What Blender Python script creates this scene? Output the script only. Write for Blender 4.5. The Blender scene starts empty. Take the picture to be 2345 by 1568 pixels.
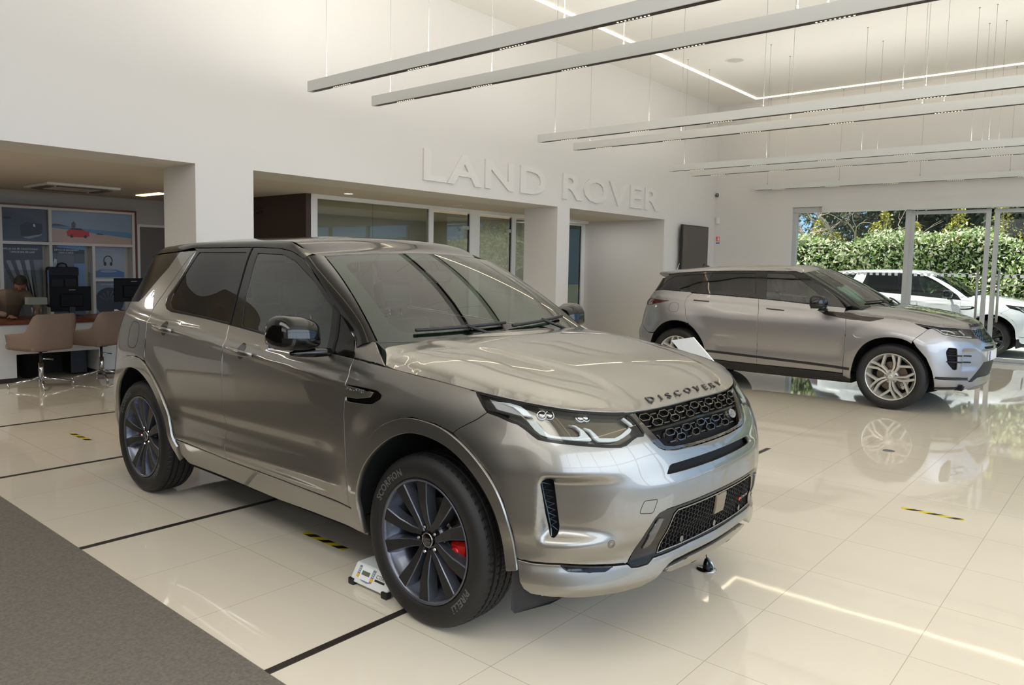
import bpy, math, random
import numpy as np
from mathutils import Vector, Matrix
from mathutils.geometry import delaunay_2d_cdt
random.seed(7); rng=np.random.default_rng(7)
SC=bpy.context.scene; COL=SC.collection; PI=math.pi
# ------------------------------------------------------------------ camera
camd=bpy.data.cameras.new('camera'); cam=bpy.data.objects.new('camera',camd); COL.objects.link(cam)
camd.sensor_width=36.0; camd.lens=1717.749*36/2345; camd.shift_y=-43.09/2345; camd.clip_end=300
_yaw,_pitch,_roll=.703310355,.0774116348,-.0190949646
_f=Vector((math.cos(_yaw)*math.cos(_pitch),math.sin(_yaw)*math.cos(_pitch),-math.sin(_pitch)))
_r=_f.cross(Vector((0,0,1))).normalized(); _d=_f.cross(_r)
_c,_s=math.cos(_roll),math.sin(_roll); _r2=_r*_c+_d*_s; _d2=_d*_c-_r*_s
cam.matrix_world=Matrix(((_r2.x,-_d2.x,-_f.x,0),(_r2.y,-_d2.y,-_f.y,0),(_r2.z,-_d2.z,-_f.z,1.548),(0,0,0,1)))
SC.camera=cam
# ------------------------------------------------------------------ sky, sun, daylight, exposure
wd=bpy.data.worlds.new('sky'); SC.world=wd; wd.use_nodes=True
_n=wd.node_tree.nodes; _n.clear(); _bg=_n.new('ShaderNodeBackground'); _o=_n.new('ShaderNodeOutputWorld')
_g=_n.new('ShaderNodeTexGradient'); _tc=_n.new('ShaderNodeTexCoord'); _mp=_n.new('ShaderNodeMapping'); _cr=_n.new('ShaderNodeValToRGB')
_mp.inputs['Rotation'].default_value=(0,PI/2,0)
_cr.color_ramp.elements[0].color=(.30,.52,.86,1); _cr.color_ramp.elements[1].color=(.80,.88,.95,1)
_cr.color_ramp.elements[0].position=.35; _cr.color_ramp.elements[1].position=.52
_l=wd.node_tree.links
_l.new(_tc.outputs['Generated'],_mp.inputs[0]); _l.new(_mp.outputs[0],_g.inputs[0]); _l.new(_g.outputs[0],_cr.inputs[0]); _l.new(_cr.outputs[0],_bg.inputs[0]); _l.new(_bg.outputs[0],_o.inputs[0])
_bg.inputs[1].default_value=2.3
def light(name,typ,loc,rot,energy,col=(1,1,1),size=None,size_y=None,**k):
    d=bpy.data.lights.new(name,typ); d.energy=energy; d.color=col
    if typ=='AREA': d.shape='RECTANGLE'; d.size=size; d.size_y=size_y
    for a,b in k.items(): setattr(d,a,b)
    o=bpy.data.objects.new(name,d); o.location=loc; o.rotation_euler=rot; COL.objects.link(o); return o
_sd=Vector((.16,-.45,-1)); light('sun','SUN',(0,0,20),_sd.to_track_quat('-Z','Y').to_euler(),10.0,(1,.96,.88),angle=.01)
# daylight through the glazed street front (behind the camera) and an added fill lamp on the windowless left wall
light('daylight_front','AREA',(1.2,-4.95,3.0),(PI/2,0,0),600,(.92,.97,1.0),14,3.6)
light('side_fill','AREA',(-5.9,1.0,4.0),(0,-PI/2,0),130,(1,.98,.94),1.9,9)
light('overhead_fill','AREA',(-1.6,.6,4.99),(0,0,0),300,(.98,.99,1),2.2,7)  # added fill lamp out of view, lifts the near floor and carpet
for _x,_e in ((4.41,110),(5.20,110),(8.02,30),(8.83,30),(11.63,28),(12.43,28)): light('ceiling_fill','AREA',(_x,2.7,3.312),(PI,0,0),_e,(1,.97,.92),.05,7.0)  # fill lamps added on top of the bars to brighten the ceiling
for _x,_y in ((1.0,10.2),(-1.2,9.0)): light('reception_fill','AREA',(_x,_y,2.47),(0,0,0),38,(1,.95,.88),.6,1.2)  # fill lamps added out of view to lift the reception soffit
for _x,_y,_e in ((7.6,10.9,70),(10.4,10.9,60),(13.6,10.9,40),(12.4,8.4,6)): light('office_light','AREA',(_x,_y,2.46),(0,0,0),_e,(1,.97,.92),.6,1.2)
SC.view_settings.view_transform='Standard'; SC.view_settings.look='None'; SC.view_settings.gamma=1; SC.view_settings.use_curve_mapping=False
SC.view_settings.exposure=-0.22
SC.cycles.use_denoising=True; SC.cycles.max_bounces=14; SC.cycles.diffuse_bounces=6; SC.cycles.transparent_max_bounces=16; SC.cycles.glossy_bounces=6
SC.cycles.sample_clamp_indirect=6; SC.cycles.caustics_reflective=False; SC.cycles.caustics_refractive=False
# ------------------------------------------------------------------ materials
def lin(c): return tuple(((v/255)/12.92 if v/255<=.04045 else (((v/255)+.055)/1.055)**2.4) for v in c)+(1,)
MATS={}
def mat(name,rgb,rough=.5,metal=0,coat=0,spec=.5,emit=None,es=1,bump=None,var=None,trans=0,alpha=1):
    if name in MATS: return MATS[name]
    m=bpy.data.materials.new(name); m.use_nodes=True; b=m.node_tree.nodes['Principled BSDF']; N=m.node_tree.nodes; L=m.node_tree.links
    c=lin(rgb) if max(rgb)>1 else tuple(rgb)+(1,)
    b.inputs['Base Color'].default_value=c; b.inputs['Roughness'].default_value=rough; b.inputs['Metallic'].default_value=metal
    b.inputs['Coat Weight'].default_value=coat; b.inputs['Coat Roughness'].default_value=.02; b.inputs['Specular IOR Level'].default_value=spec
    if trans: b.inputs['Transmission Weight'].default_value=trans
    if emit: b.inputs['Emission Color'].default_value=lin(emit); b.inputs['Emission Strength'].default_value=es
    if var or bump:
        t=N.new('ShaderNodeTexNoise'); tc=N.new('ShaderNodeTexCoord'); L.new(tc.outputs['Object'],t.inputs['Vector']); t.inputs['Detail'].default_value=5
        t.inputs['Scale'].default_value=(var or bump)[0]
        if var:
            mx=N.new('ShaderNodeMix'); mx.data_type='RGBA'; mx.inputs['A'].default_value=c; mx.inputs['B'].default_value=lin(var[1])
            rp=N.new('ShaderNodeMapRange'); rp.inputs['From Min'].default_value=.35; rp.inputs['From Max'].default_value=.65
            L.new(t.outputs['Fac'],rp.inputs['Value']); L.new(rp.outputs[0],mx.inputs['Factor']); L.new(mx.outputs['Result'],b.inputs['Base Color'])
        if bump:
            bp=N.new('ShaderNodeBump'); bp.inputs['Strength'].default_value=bump[1]; bp.inputs['Distance'].default_value=bump[2]
            t2=N.new('ShaderNodeTexNoise'); t2.inputs['Scale'].default_value=bump[0]; L.new(tc.outputs['Object'],t2.inputs['Vector'])
            L.new(t2.outputs['Fac'],bp.inputs['Height']); L.new(bp.outputs[0],b.inputs['Normal'])
    MATS[name]=m; return m
def glass(name,tint,refl=1.0,ior=1.5,dark=1.0):
    if name in MATS: return MATS[name]
    m=bpy.data.materials.new(name); m.use_nodes=True; N=m.node_tree.nodes; L=m.node_tree.links; N.clear()
    o=N.new('ShaderNodeOutputMaterial'); mx=N.new('ShaderNodeMixShader'); fr=N.new('ShaderNodeFresnel'); t=N.new('ShaderNodeBsdfTransparent'); g=N.new('ShaderNodeBsdfGlossy')
    mu=N.new('ShaderNodeMath'); mu.operation='MULTIPLY'; mu.use_clamp=True; mu.inputs[1].default_value=refl
    fr.inputs['IOR'].default_value=ior; g.inputs['Roughness'].default_value=.0; t.inputs[0].default_value=lin(tint)
    ge=N.new('ShaderNodeNewGeometry'); nf=N.new('ShaderNodeMath'); nf.operation='SUBTRACT'; nf.inputs[0].default_value=1; L.new(ge.outputs['Backfacing'],nf.inputs[1])
    m2=N.new('ShaderNodeMath'); m2.operation='MULTIPLY'; L.new(mu.outputs[0],m2.inputs[0]); L.new(nf.outputs[0],m2.inputs[1])
    L.new(fr.outputs[0],mu.inputs[0]); L.new(m2.outputs[0],mx.inputs[0]); L.new(t.outputs[0],mx.inputs[1]); L.new(g.outputs[0],mx.inputs[2]); L.new(mx.outputs[0],o.inputs[0])
    MATS[name]=m; return m
def paint(name,rgb,metal=.85,rough=.3,flake=True):
    m=mat(name,rgb,rough,metal,1.0)
    b=m.node_tree.nodes['Principled BSDF']; b.inputs['Coat Roughness'].default_value=.015
    return m
# ------------------------------------------------------------------ mesh helpers
def link(name,me,m=None,parent=None,loc=None,rot=None):
    o=bpy.data.objects.new(name,me); COL.objects.link(o)
    if m is not None: me.materials.append(m)
    if parent is not None: o.parent=parent
    if loc is not None: o.location=loc
    if rot is not None: o.rotation_euler=rot
    return o
def tag(o,label=None,cat=None,group=None,kind=None):
    for k,v in (('label',label),('category',cat),('group',group),('kind',kind)):
        if v: o[k]=v
    return o
def empty(name,loc=(0,0,0),rz=0):
    o=bpy.data.objects.new(name,None); COL.objects.link(o); o.location=loc; o.rotation_euler=(0,0,rz); o.empty_display_size=.1; return o
class MB:
    """collects vertices and faces, becomes ONE mesh object"""
    def __init__(s): s.v=[]; s.f=[]; s.sm=[]
    def add(s,v,f,smooth=False):
        k=len(s.v); s.v+=[tuple(p) for p in v]; s.f+=[[i+k for i in q] for q in f]; s.sm+=[smooth]*len(f); return s
    def box(s,a,b,M=None,r=0):
        x0,y0,z0=a; x1,y1,z1=b
        if r<=0:
            V=[(x0,y0,z0),(x1,y0,z0),(x1,y1,z0),(x0,y1,z0),(x0,y0,z1),(x1,y0,z1),(x1,y1,z1),(x0,y1,z1)]
            F=[(0,3,2,1),(4,5,6,7),(0,1,5,4),(1,2,6,5),(2,3,7,6),(3,0,4,7)]
        else:
            r=min(r,(x1-x0)/2.01,(y1-y0)/2.01,(z1-z0)/2.01)
            V=[];F=[];key={}
            # chamfered box: 24 verts
            def vid(i,j,k,ax):
                p=[x1 if i else x0,y1 if j else y0,z1 if k else z0]; sg=[-1 if i else 1,-1 if j else 1,-1 if k else 1]
                for q in range(3):
                    if q!=ax: p[q]+=sg[q]*r
                t=(i,j,k,ax)
                if t not in key: key[t]=len(V); V.append(tuple(p))
                return key[t]
            c=[0,1]
            for ax in range(3):
                u,w=[q for q in range(3) if q!=ax]
                for e in c:
                    ids=[]
                    for (a_,b_) in ((0,0),(1,0),(1,1),(0,1)):
                        t=[0,0,0]; t[ax]=e; t[u]=a_; t[w]=b_; ids.append(vid(*t,ax))
                    F.append(ids)
                for (a_,b_) in ((0,0),(1,0),(1,1),(0,1)):
                    t0=[0,0,0];t1=[0,0,0]; t0[ax]=0;t1[ax]=1
                    for t in (t0,t1): t[u]=a_; t[w]=b_
                    F.append([vid(*t0,u),vid(*t1,u),vid(*t1,w),vid(*t0,w)])
            for i in c:
                for j in c:
                    for k in c: F.append([vid(i,j,k,0),vid(i,j,k,1),vid(i,j,k,2)])
            cx,cy,cz=(x0+x1)/2,(y0+y1)/2,(z0+z1)/2
            for q in range(len(F)):
                P=[Vector(V[i]) for i in F[q]]; n=(P[1]-P[0]).cross(P[2]-P[0]); ce=sum(P,Vector())/len(P)-Vector((cx,cy,cz))
                if n.dot(ce)<0: F[q]=F[q][::-1]
        if M is not None: V=[tuple(M@Vector(p)) for p in V]
        return s.add(V,F)
    def prism(s,pts,z0,z1,M=None):
        n=len(pts); V=[(x,y,z0) for x,y in pts]+[(x,y,z1) for x,y in pts]
        F=[list(range(n))[::-1],list(range(n,2*n))]+[[i,(i+1)%n,n+(i+1)%n,n+i] for i in range(n)]
        if M is not None: V=[tuple(M@Vector(p)) for p in V]
        return s.add(V,F)
    def lathe(s,prof,n=32,M=None,smooth=True,close=False,a0=0,a1=2*PI):
        full=abs(a1-a0-2*PI)<1e-6; k=n if full else n+1
        V=[]; 
        for i in range(k):
            a=a0+(a1-a0)*i/n; c,q=math.cos(a),math.sin(a)
            V+=[(r*c,r*q,z) for r,z in prof]
        m=len(prof); F=[]
        for i in range(n):
            j=(i+1)%k
            for t in range(m-1 if not close else m):
                u=(t+1)%m; F.append([i*m+t,j*m+t,j*m+u,i*m+u])
        if M is not None: V=[tuple(M@Vector(p)) for p in V]
        return s.add(V,F,smooth)
    def tube(s,pts,r,n=8,closed=False,caps=True,smooth=True):
        P=[Vector(p) for p in pts]; k=len(P); V=[];F=[]; up=Vector((0,0,1)); pr=None
        rr=r if hasattr(r,'__len__') else [r]*k
        for i,p in enumerate(P):
            a=P[(i-1)%k] if (closed or i>0) else P[i]; b=P[(i+1)%k] if (closed or i<k-1) else P[i]
            t=(b-a).normalized()
            if pr is None: q=up if abs(t.dot(up))<.95 else Vector((1,0,0)); x=t.cross(q).normalized()
            else: x=(pr-t*pr.dot(t)).normalized()
            pr=x; y=t.cross(x)
            for j in range(n):
                an=2*PI*j/n; V.append(tuple(p+x*math.cos(an)*rr[i]+y*math.sin(an)*rr[i]))
        for i in range(k if closed else k-1):
            ii=(i+1)%k
            for j in range(n): jj=(j+1)%n; F.append([i*n+j,i*n+jj,ii*n+jj,ii*n+j])
        if caps and not closed: F+= [list(range(n))[::-1],[(k-1)*n+j for j in range(n)]]
        return s.add(V,F,smooth)
    def grid(s,G,smooth=True,flip=False):
        n,m=G.shape[:2]; V=G.reshape(-1,3).tolist(); F=[]
        for i in range(n-1):
            for j in range(m-1):
                q=[i*m+j,(i+1)*m+j,(i+1)*m+j+1,i*m+j+1]; F.append(q[::-1] if flip else q)
        return s.add(V,F,smooth)
    def build(s,name,m=None,parent=None,loc=None,rot=None,bevel=0,sub=0,seg=2):
        me=bpy.data.meshes.new(name); me.from_pydata(s.v,[],s.f)
        me.polygons.foreach_set('use_smooth',s.sm); me.update()
        o=link(name,me,m,parent,loc,rot)
        if bevel: b=o.modifiers.new('bevel','BEVEL'); b.width=bevel; b.segments=seg; b.limit_method='ANGLE'
        if sub: b=o.modifiers.new('subsurf','SUBSURF'); b.levels=b.render_levels=sub
        return o
def T(x=0,y=0,z=0,rx=0,ry=0,rz=0,s=(1,1,1)):
    from mathutils import Euler
    return Matrix.Translation((x,y,z))@Euler((rx,ry,rz)).to_matrix().to_4x4()@Matrix.Diagonal((*s,1))
def box(name,a,b,m,parent=None,bevel=0,**k): return MB().box(a,b).build(name,m,parent,bevel=bevel,**k)
def text_arrays(txt,size=1,depth=0,space=1.0,bold=0):
    cu=bpy.data.curves.new('t','FONT'); cu.body=txt; cu.size=size; cu.extrude=depth; cu.space_character=space; cu.resolution_u=3; cu.align_x='CENTER'; cu.offset=bold
    o=bpy.data.objects.new('t',cu); COL.objects.link(o); dg=bpy.context.evaluated_depsgraph_get(); dg.update()
    me=bpy.data.meshes.new_from_object(o.evaluated_get(dg)); V=[tuple(v.co) for v in me.vertices]; F=[list(p.vertices) for p in me.polygons]
    bpy.data.objects.remove(o); bpy.data.meshes.remove(me); bpy.data.curves.remove(cu); return V,F
def text(name,txt,m,size,M,parent=None,depth=.001,space=1.0,sx=1,bold=0):
    V,F=text_arrays(txt,size,depth,space,bold); b=MB(); b.add([tuple(M@Vector((x*sx,y,z))) for x,y,z in V],F); return b.build(name,m,parent)
def copy_tree(o,parent=None):
    c=o.copy(); COL.objects.link(c); 
    if parent is not None: c.parent=parent
    for ch in list(o.children): copy_tree(ch,c)
    return c
def pchip(xs,ys,x):
    xs=np.asarray(xs,float); ys=np.asarray(ys,float); x=np.asarray(x,float)
    h=np.diff(xs); dl=(np.diff(ys.T).T.T/h).T if ys.ndim>1 else np.diff(ys)/h
    # Catmull-like limited slopes
    m=np.zeros_like(ys)
    a=dl[:-1]; b=dl[1:]
    hh0=h[:-1]; hh1=h[1:]
    if ys.ndim>1: hh0=hh0[:,None]; hh1=hh1[:,None]
    w1=2*hh1+hh0; w2=hh1+2*hh0
    with np.errstate(all='ignore'):
        hm=(w1+w2)/(w1/a+w2/b)
    m[1:-1]=np.where(a*b>0,hm,0.0)
    m[0]=dl[0]; m[-1]=dl[-1]
    i=np.clip(np.searchsorted(xs,x)-1,0,len(xs)-2)
    t=(x-xs[i])/h[i]; t=np.clip(t,0,1)
    hi=h[i]
    if ys.ndim>1: t=t[...,None]; hi=hi[...,None]
    return (2*t**3-3*t**2+1)*ys[i]+(t**3-2*t**2+t)*hi*m[i]+(-2*t**3+3*t**2)*ys[i+1]+(t**3-t**2)*hi*m[i+1]
def spline(xs,ys,x):
    # natural cubic spline
    xs=np.asarray(xs,float); ys=np.asarray(ys,float); n=len(xs); h=np.diff(xs)
    A=np.eye(n); r=np.zeros_like(ys)
    for i in range(1,n-1):
        A[i,i-1]=h[i-1];A[i,i]=2*(h[i-1]+h[i]);A[i,i+1]=h[i]
        r[i]=6*((ys[i+1]-ys[i])/h[i]-(ys[i]-ys[i-1])/h[i-1])
    M=np.linalg.solve(A,r); x=np.asarray(x,float)
    i=np.clip(np.searchsorted(xs,x)-1,0,n-2); a=xs[i+1]-x; b=x-xs[i]; hi=h[i]
    if ys.ndim>1: a=a[...,None]; b=b[...,None]; hi=hi[...,None]
    return M[i]*a**3/(6*hi)+M[i+1]*b**3/(6*hi)+(ys[i]/hi-M[i]*hi/6)*a+(ys[i+1]/hi-M[i+1]*hi/6)*b
def blur1(G,k,ax):
    G=np.moveaxis(G,ax,0); P=np.concatenate([2*G[:1]-G[k:0:-1],G,2*G[-1:]-G[-2:-k-2:-1]])
    w=np.exp(-0.5*(np.arange(-k,k+1)/(k/2.0))**2); w/=w.sum()
    out=sum(w[j]*P[j:j+len(G)] for j in range(2*k+1))
    return np.moveaxis(out,0,ax)
class Wrap:
    """side-and-end wrap surface: plan outline + inset field D(u,z)"""
    def __init__(s,plan,stations,z0,z1,feat=None,du=.012,dz=.01,blur=2,extra=None):
        plan=np.array(plan,float); t=np.concatenate([[0],np.cumsum(np.hypot(*np.diff(plan,axis=0).T))])
        # mirror first points so the outline crosses the axis smoothly
        pp=np.concatenate([plan[1:4][::-1]*[1,-1],plan,plan[-4:-1][::-1]*[1,-1]])
        tt=np.concatenate([-t[1:4][::-1],t,2*t[-1]-t[-4:-1][::-1]])
        fine=np.linspace(0,t[-1],2000); P=spline(tt,pp,fine)
        L=np.concatenate([[0],np.cumsum(np.hypot(*np.diff(P,axis=0).T))])
        s.L=L[-1]; s.us=np.arange(0,s.L+du,du); s.us=np.linspace(0,s.L,len(s.us)); s.du=s.us[1]
        s.C=np.stack([np.interp(s.us,L,P[:,0]),np.interp(s.us,L,P[:,1])],1)
        T=np.gradient(s.C,axis=0); T/=np.linalg.norm(T,axis=1)[:,None]
        s.N=np.stack([T[:,1],-T[:,0]],1)   # outward (front ->+x, side->+y)
        s.N=blur1(s.N,8,0); s.N[0]=[1,0]; s.N[-1]=[-1,0]; s.N/=np.linalg.norm(s.N,axis=1)[:,None]
        s.zs=np.arange(z0,z1+dz/2,dz); s.dz=dz; s.z0=z0
        su=[s.ux(k,e) for k,e in [(a[0],a[1]) for a in stations]]
        prof=np.array([pchip([q[0] for q in a[2]],[q[1] for q in a[2]],s.zs) for a in stations])
        s.D=pchip(su,prof,s.us)
        if feat is not None: s.D=s.D+feat(s,s.us[:,None],s.C[:,0][:,None],s.zs[None,:])
        s.D=blur1(blur1(s.D,blur,0),blur,1)
        if extra is not None: s.D=s.D+extra(s,s.us[:,None],s.C[:,0][:,None],s.zs[None,:])
        s.build()
    def build(s):
        s.G=np.empty(s.D.shape+(3,)); s.G[...,:2]=s.C[:,None]-s.N[:,None]*s.D[...,None]; s.G[...,2]=s.zs
    def ux(s,x,end='s'):
        """u of a plan x (s=side) or of a plan y on the nose (n) / tail (t)"""
        if end=='s':
            o=np.argsort(s.C[:,0]); return float(np.interp(x,s.C[o,0],s.us[o]))
        k=len(s.us)//2
        if end=='n':
            m=s.C[:k,1].argmax(); return float(np.interp(x,s.C[:m+1,1],s.us[:m+1]))
        m=s.C[k:,1][::-1].argmax(); return float(np.interp(x,s.C[::-1][:m+1,1],s.us[::-1][:m+1]))
    def at(s,u,z):
        u=np.asarray(u,float); z=np.asarray(z,float)
        sg=np.where(u<0,-1.,1.); u=abs(u)
        a=np.clip(u/s.du,0,len(s.us)-1.001); b=np.clip((z-s.z0)/s.dz,0,len(s.zs)-1.001)
        i=a.astype(int); j=b.astype(int); p=a-i; q=b-j
        def w(t): return [-.5*t**3+t**2-.5*t,1.5*t**3-2.5*t**2+1,-1.5*t**3+2*t**2+.5*t,.5*t**3-.5*t**2]
        wp=w(p); wq=w(q); out=0
        for m in range(4):
            ii=i+m-1; fl=ii<0; ii=np.clip(abs(ii),0,len(s.us)-1)
            for n in range(4):
                jj=np.clip(j+n-1,0,len(s.zs)-1); g=s.G[ii,jj].copy(); g[...,1]=np.where(fl,-g[...,1],g[...,1])
                out=out+(wp[m]*wq[n])[...,None]*g
        out[...,1]*=sg; return out
    def normal(s,u,z,e=.004):
        a=s.at(u+e,z)-s.at(u-e,z); b=s.at(u,z+e)-s.at(u,z-e); n=np.cross(a,b)
        return n/np.linalg.norm(n,axis=-1)[...,None]
# ------------------------------------------------------------------ trimmed surface panels
def sm(a,b,x):
    t=np.clip((x-a)/(b-a),0,1); return t*t*(3-2*t)
def inpoly(P,poly):
    x,y=P[:,0],P[:,1]; c=np.zeros(len(P),bool); n=len(poly)
    for i in range(n):
        (x0,y0),(x1,y1)=poly[i],poly[(i+1)%n]
        if y0==y1: continue
        k=((y0>y)!=(y1>y))&(x<(x1-x0)*(y-y0)/(y1-y0)+x0); c^=k
    return c
def segdist(P,poly,closed=True):
    d=np.full(len(P),1e9); n=len(poly)
    for i in range(n if closed else n-1):
        a=np.array(poly[i]); b=np.array(poly[(i+1)%n]); ab=b-a; t=np.clip(((P-a)@ab)/max(ab@ab,1e-12),0,1)
        d=np.minimum(d,np.linalg.norm(P-a-t[:,None]*ab,axis=1))
    return d
def dens(poly,res,closed=True):
    out=[]; n=len(poly)
    for i in range(n if closed else n-1):
        a=np.array(poly[i],float); b=np.array(poly[(i+1)%n],float); k=max(1,int(np.ceil(np.linalg.norm(b-a)/res)))
        for j in range(k): out.append(tuple(a+(b-a)*j/k))
    if not closed: out.append(tuple(poly[-1]))
    return out
def rnd(poly,r=.01,n=4,closed=True):
    """round the corners of a polygon"""
    out=[]; m=len(poly)
    for i in range(m):
        if not closed and i in (0,m-1): out.append(tuple(poly[i])); continue
        p=np.array(poly[i],float); a=np.array(poly[i-1],float); b=np.array(poly[(i+1)%m],float)
        la,lb=np.linalg.norm(a-p),np.linalg.norm(b-p); q=min(r,la*.45,lb*.45); A=p+(a-p)/la*q; B=p+(b-p)/lb*q
        for j in range(n+1):
            t=j/n; out.append(tuple((1-t)**2*A+2*t*(1-t)*p+t*t*B))
    return out
def symm(half):
    """half outline from u=0 round the u>0 side back to u=0"""
    return [tuple(p) for p in half]+[(-u,z) for u,z in half[::-1] if abs(u)>1e-6]
class Fn:
    def __init__(s,f,sign=1): s.f=f; s.sg=sign
    def at(s,u,z): return s.f(np.asarray(u,float),np.asarray(z,float))
    def normal(s,u,z,e=.003):
        a=s.at(u+e,z)-s.at(u-e,z); b=s.at(u,z+e)-s.at(u,z-e); n=np.cross(a,b)*s.sg
        return n/np.maximum(np.linalg.norm(n,axis=-1),1e-9)[...,None]
def arr_mesh(name,V,F,SN=None,nsm=None):
    me=bpy.data.meshes.new(name); me.from_pydata(V.tolist() if hasattr(V,'tolist') else V,[],F.tolist() if hasattr(F,'tolist') else F)
    me.polygons.foreach_set('use_smooth',[True]*len(me.polygons)); me.update()
    if SN is not None: me.normals_split_custom_set_from_vertices(SN.tolist())
    return me
def panel(name,S,poly,m,parent,holes=(),off=0.,res=.02,lip=.014,gap=.0022,side='both',nm=None,flip=False,bulge=None):
    """cut the panel `poly` (surface coordinates) out of surface S; side: right / both (right + mirrored left) / sym"""
    loops=[dens(poly,res)]+[dens(h,res) for h in holes]
    B=np.array([p for l in loops for p in l]); E=[]; k=0
    for l in loops: E+=[(k+i,k+(i+1)%len(l)) for i in range(len(l))]; k+=len(l)
    lo,hi=B.min(0),B.max(0); xs=np.arange(lo[0],hi[0],res); ys=np.arange(lo[1],hi[1],res*.87)
    X,Y=np.meshgrid(xs,ys,indexing='ij'); X=X+(np.arange(len(ys))%2)*res*.5; G=np.stack([X.ravel(),Y.ravel()],1)
    ok=inpoly(G,poly)
    for h in holes: ok&=~inpoly(G,h)
    G=G[ok]; 
    if len(G):
        d=segdist(G,poly)
        for h in holes: d=np.minimum(d,segdist(G,h))
        G=G[d>res*.45]
    A=np.concatenate([B,G]) if len(G) else B
    r=delaunay_2d_cdt([Vector(p) for p in A],E,[],0,1e-6,True)
    V2=np.array([tuple(v) for v in r[0]]); F=np.array([f for f in r[2] if len(f)==3]); ce=V2[F].mean(1)
    ok=inpoly(ce,poly)
    for h in holes: ok&=~inpoly(ce,h)
    F=F[ok]
    # orient
    a=V2[F[:,1]]-V2[F[:,0]]; b=V2[F[:,2]]-V2[F[:,0]]; neg=(a[:,0]*b[:,1]-a[:,1]*b[:,0])<0; F[neg]=F[neg][:,::-1]
    sg=getattr(S,'sg',1)
    if sg<0: F=F[:,::-1]
    N=S.normal(V2[:,0],V2[:,1]); P=S.at(V2[:,0],V2[:,1])+N*off
    if bulge: P=P+N*(bulge*sm(0,.04,segdist(V2,poly)))[:,None]
    # boundary edges from the triangles
    from collections import Counter
    ed={}
    for t in F:
        for i in range(3):
            e=(int(t[i]),int(t[(i+1)%3])); ed[e]=ed.get(e,0)+1
    bd=[e for e in ed if (e[1],e[0]) not in ed]
    Pn=P.copy(); out=np.zeros_like(P)
    for i,j in bd:
        t=P[j]-P[i]; n=N[i]+N[j]; o=np.cross(t,n); L=np.linalg.norm(o)
        if L>1e-12: out[i]+=o/L; out[j]+=o/L
    ln=np.linalg.norm(out,axis=1); bi=np.where(ln>1e-6)[0]; out[bi]/=ln[bi][:,None]
    Pn[bi]=P[bi]-out[bi]*(gap+.0018)
    idx={int(i):k for k,i in enumerate(bi)}; nb=len(bi); n0=len(P)
    r1=P[bi]-out[bi]*gap-N[bi]*.0014; r2=P[bi]-out[bi]*gap-N[bi]*lip
    n1=N[bi]*.55+out[bi]; n1/=np.linalg.norm(n1,axis=1)[:,None]
    V=np.concatenate([Pn,r1,r2]) if lip>0 else Pn; NN=np.concatenate([N,n1,out[bi]]) if lip>0 else N
    FF=F.tolist()
    if lip>0:
        for i,j in bd:
            a,b=idx.get(i),idx.get(j)
            if a is None or b is None: continue
            FF.append([j,i,n0+a,n0+b]); FF.append([n0+b,n0+a,n0+nb+a,n0+nb+b])
    res_=[]
    fl=np.array([1,-1,1.])
    def mk(mir,nm_):
        Q=V if mir else V*fl; q=NN if mir else NN*fl; f=FF if mir else [x[::-1] for x in FF]
        me=arr_mesh(nm_,Q,f,q); return link(nm_,me,m,parent)
    if side in ('right','both','sym'): res_.append(mk(False,name))
    if side in ('both','left'): res_.append(mk(True,name))
    return res_
def ribbon(mb,S,pts,w,off=0.,depth=.006,closed=False,mir=False,res=.02,dens_=True):
    """rectangular bar of width w following a polyline on the surface"""
    p=dens(pts,res,closed) if dens_ else list(pts); p=np.array(p); N=S.normal(p[:,0],p[:,1]); P=S.at(p[:,0],p[:,1])
    n=len(P)
    T_=np.roll(P,-1,0)-np.roll(P,1,0) if closed else np.gradient(P,axis=0)
    T_/=np.linalg.norm(T_,axis=1)[:,None]; Bn=np.cross(T_,N)
    ring=np.stack([P+Bn*w/2+N*(off-depth),P+Bn*w/2+N*off,P-Bn*w/2+N*off,P-Bn*w/2+N*(off-depth)],1).reshape(-1,3)
    if not mir: ring=ring*[1,-1,1]
    F=[]
    for i in range(n if closed else n-1):
        j=(i+1)%n
        for k in range(4):
            l=(k+1)%4; q=[i*4+k,j*4+k,j*4+l,i*4+l]; F.append(q if mir else q[::-1])
    if not closed: F+=[[0,1,2,3],[(n-1)*4+q for q in (3,2,1,0)]]
    mb.add(ring.tolist(),F); return mb
def surf_text(name,txt,S,base,m,parent,size,depth=.004,space=1.0,sx=1.,off=0,flipu=True):
    """base(s,t)->surface params for text coordinates; text raised above S"""
    V,F=text_arrays(txt,size,.5,space,.0); V=np.array(V); uz=base(V[:,0]*sx,V[:,1]); N=S.normal(uz[0],uz[1]); P=S.at(uz[0],uz[1])+N*(off+depth*(V[:,2:]+.5))
    P=P*[1,-1,1]; b=MB(); b.add(P.tolist(),F); return b.build(name,m,parent)
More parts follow.
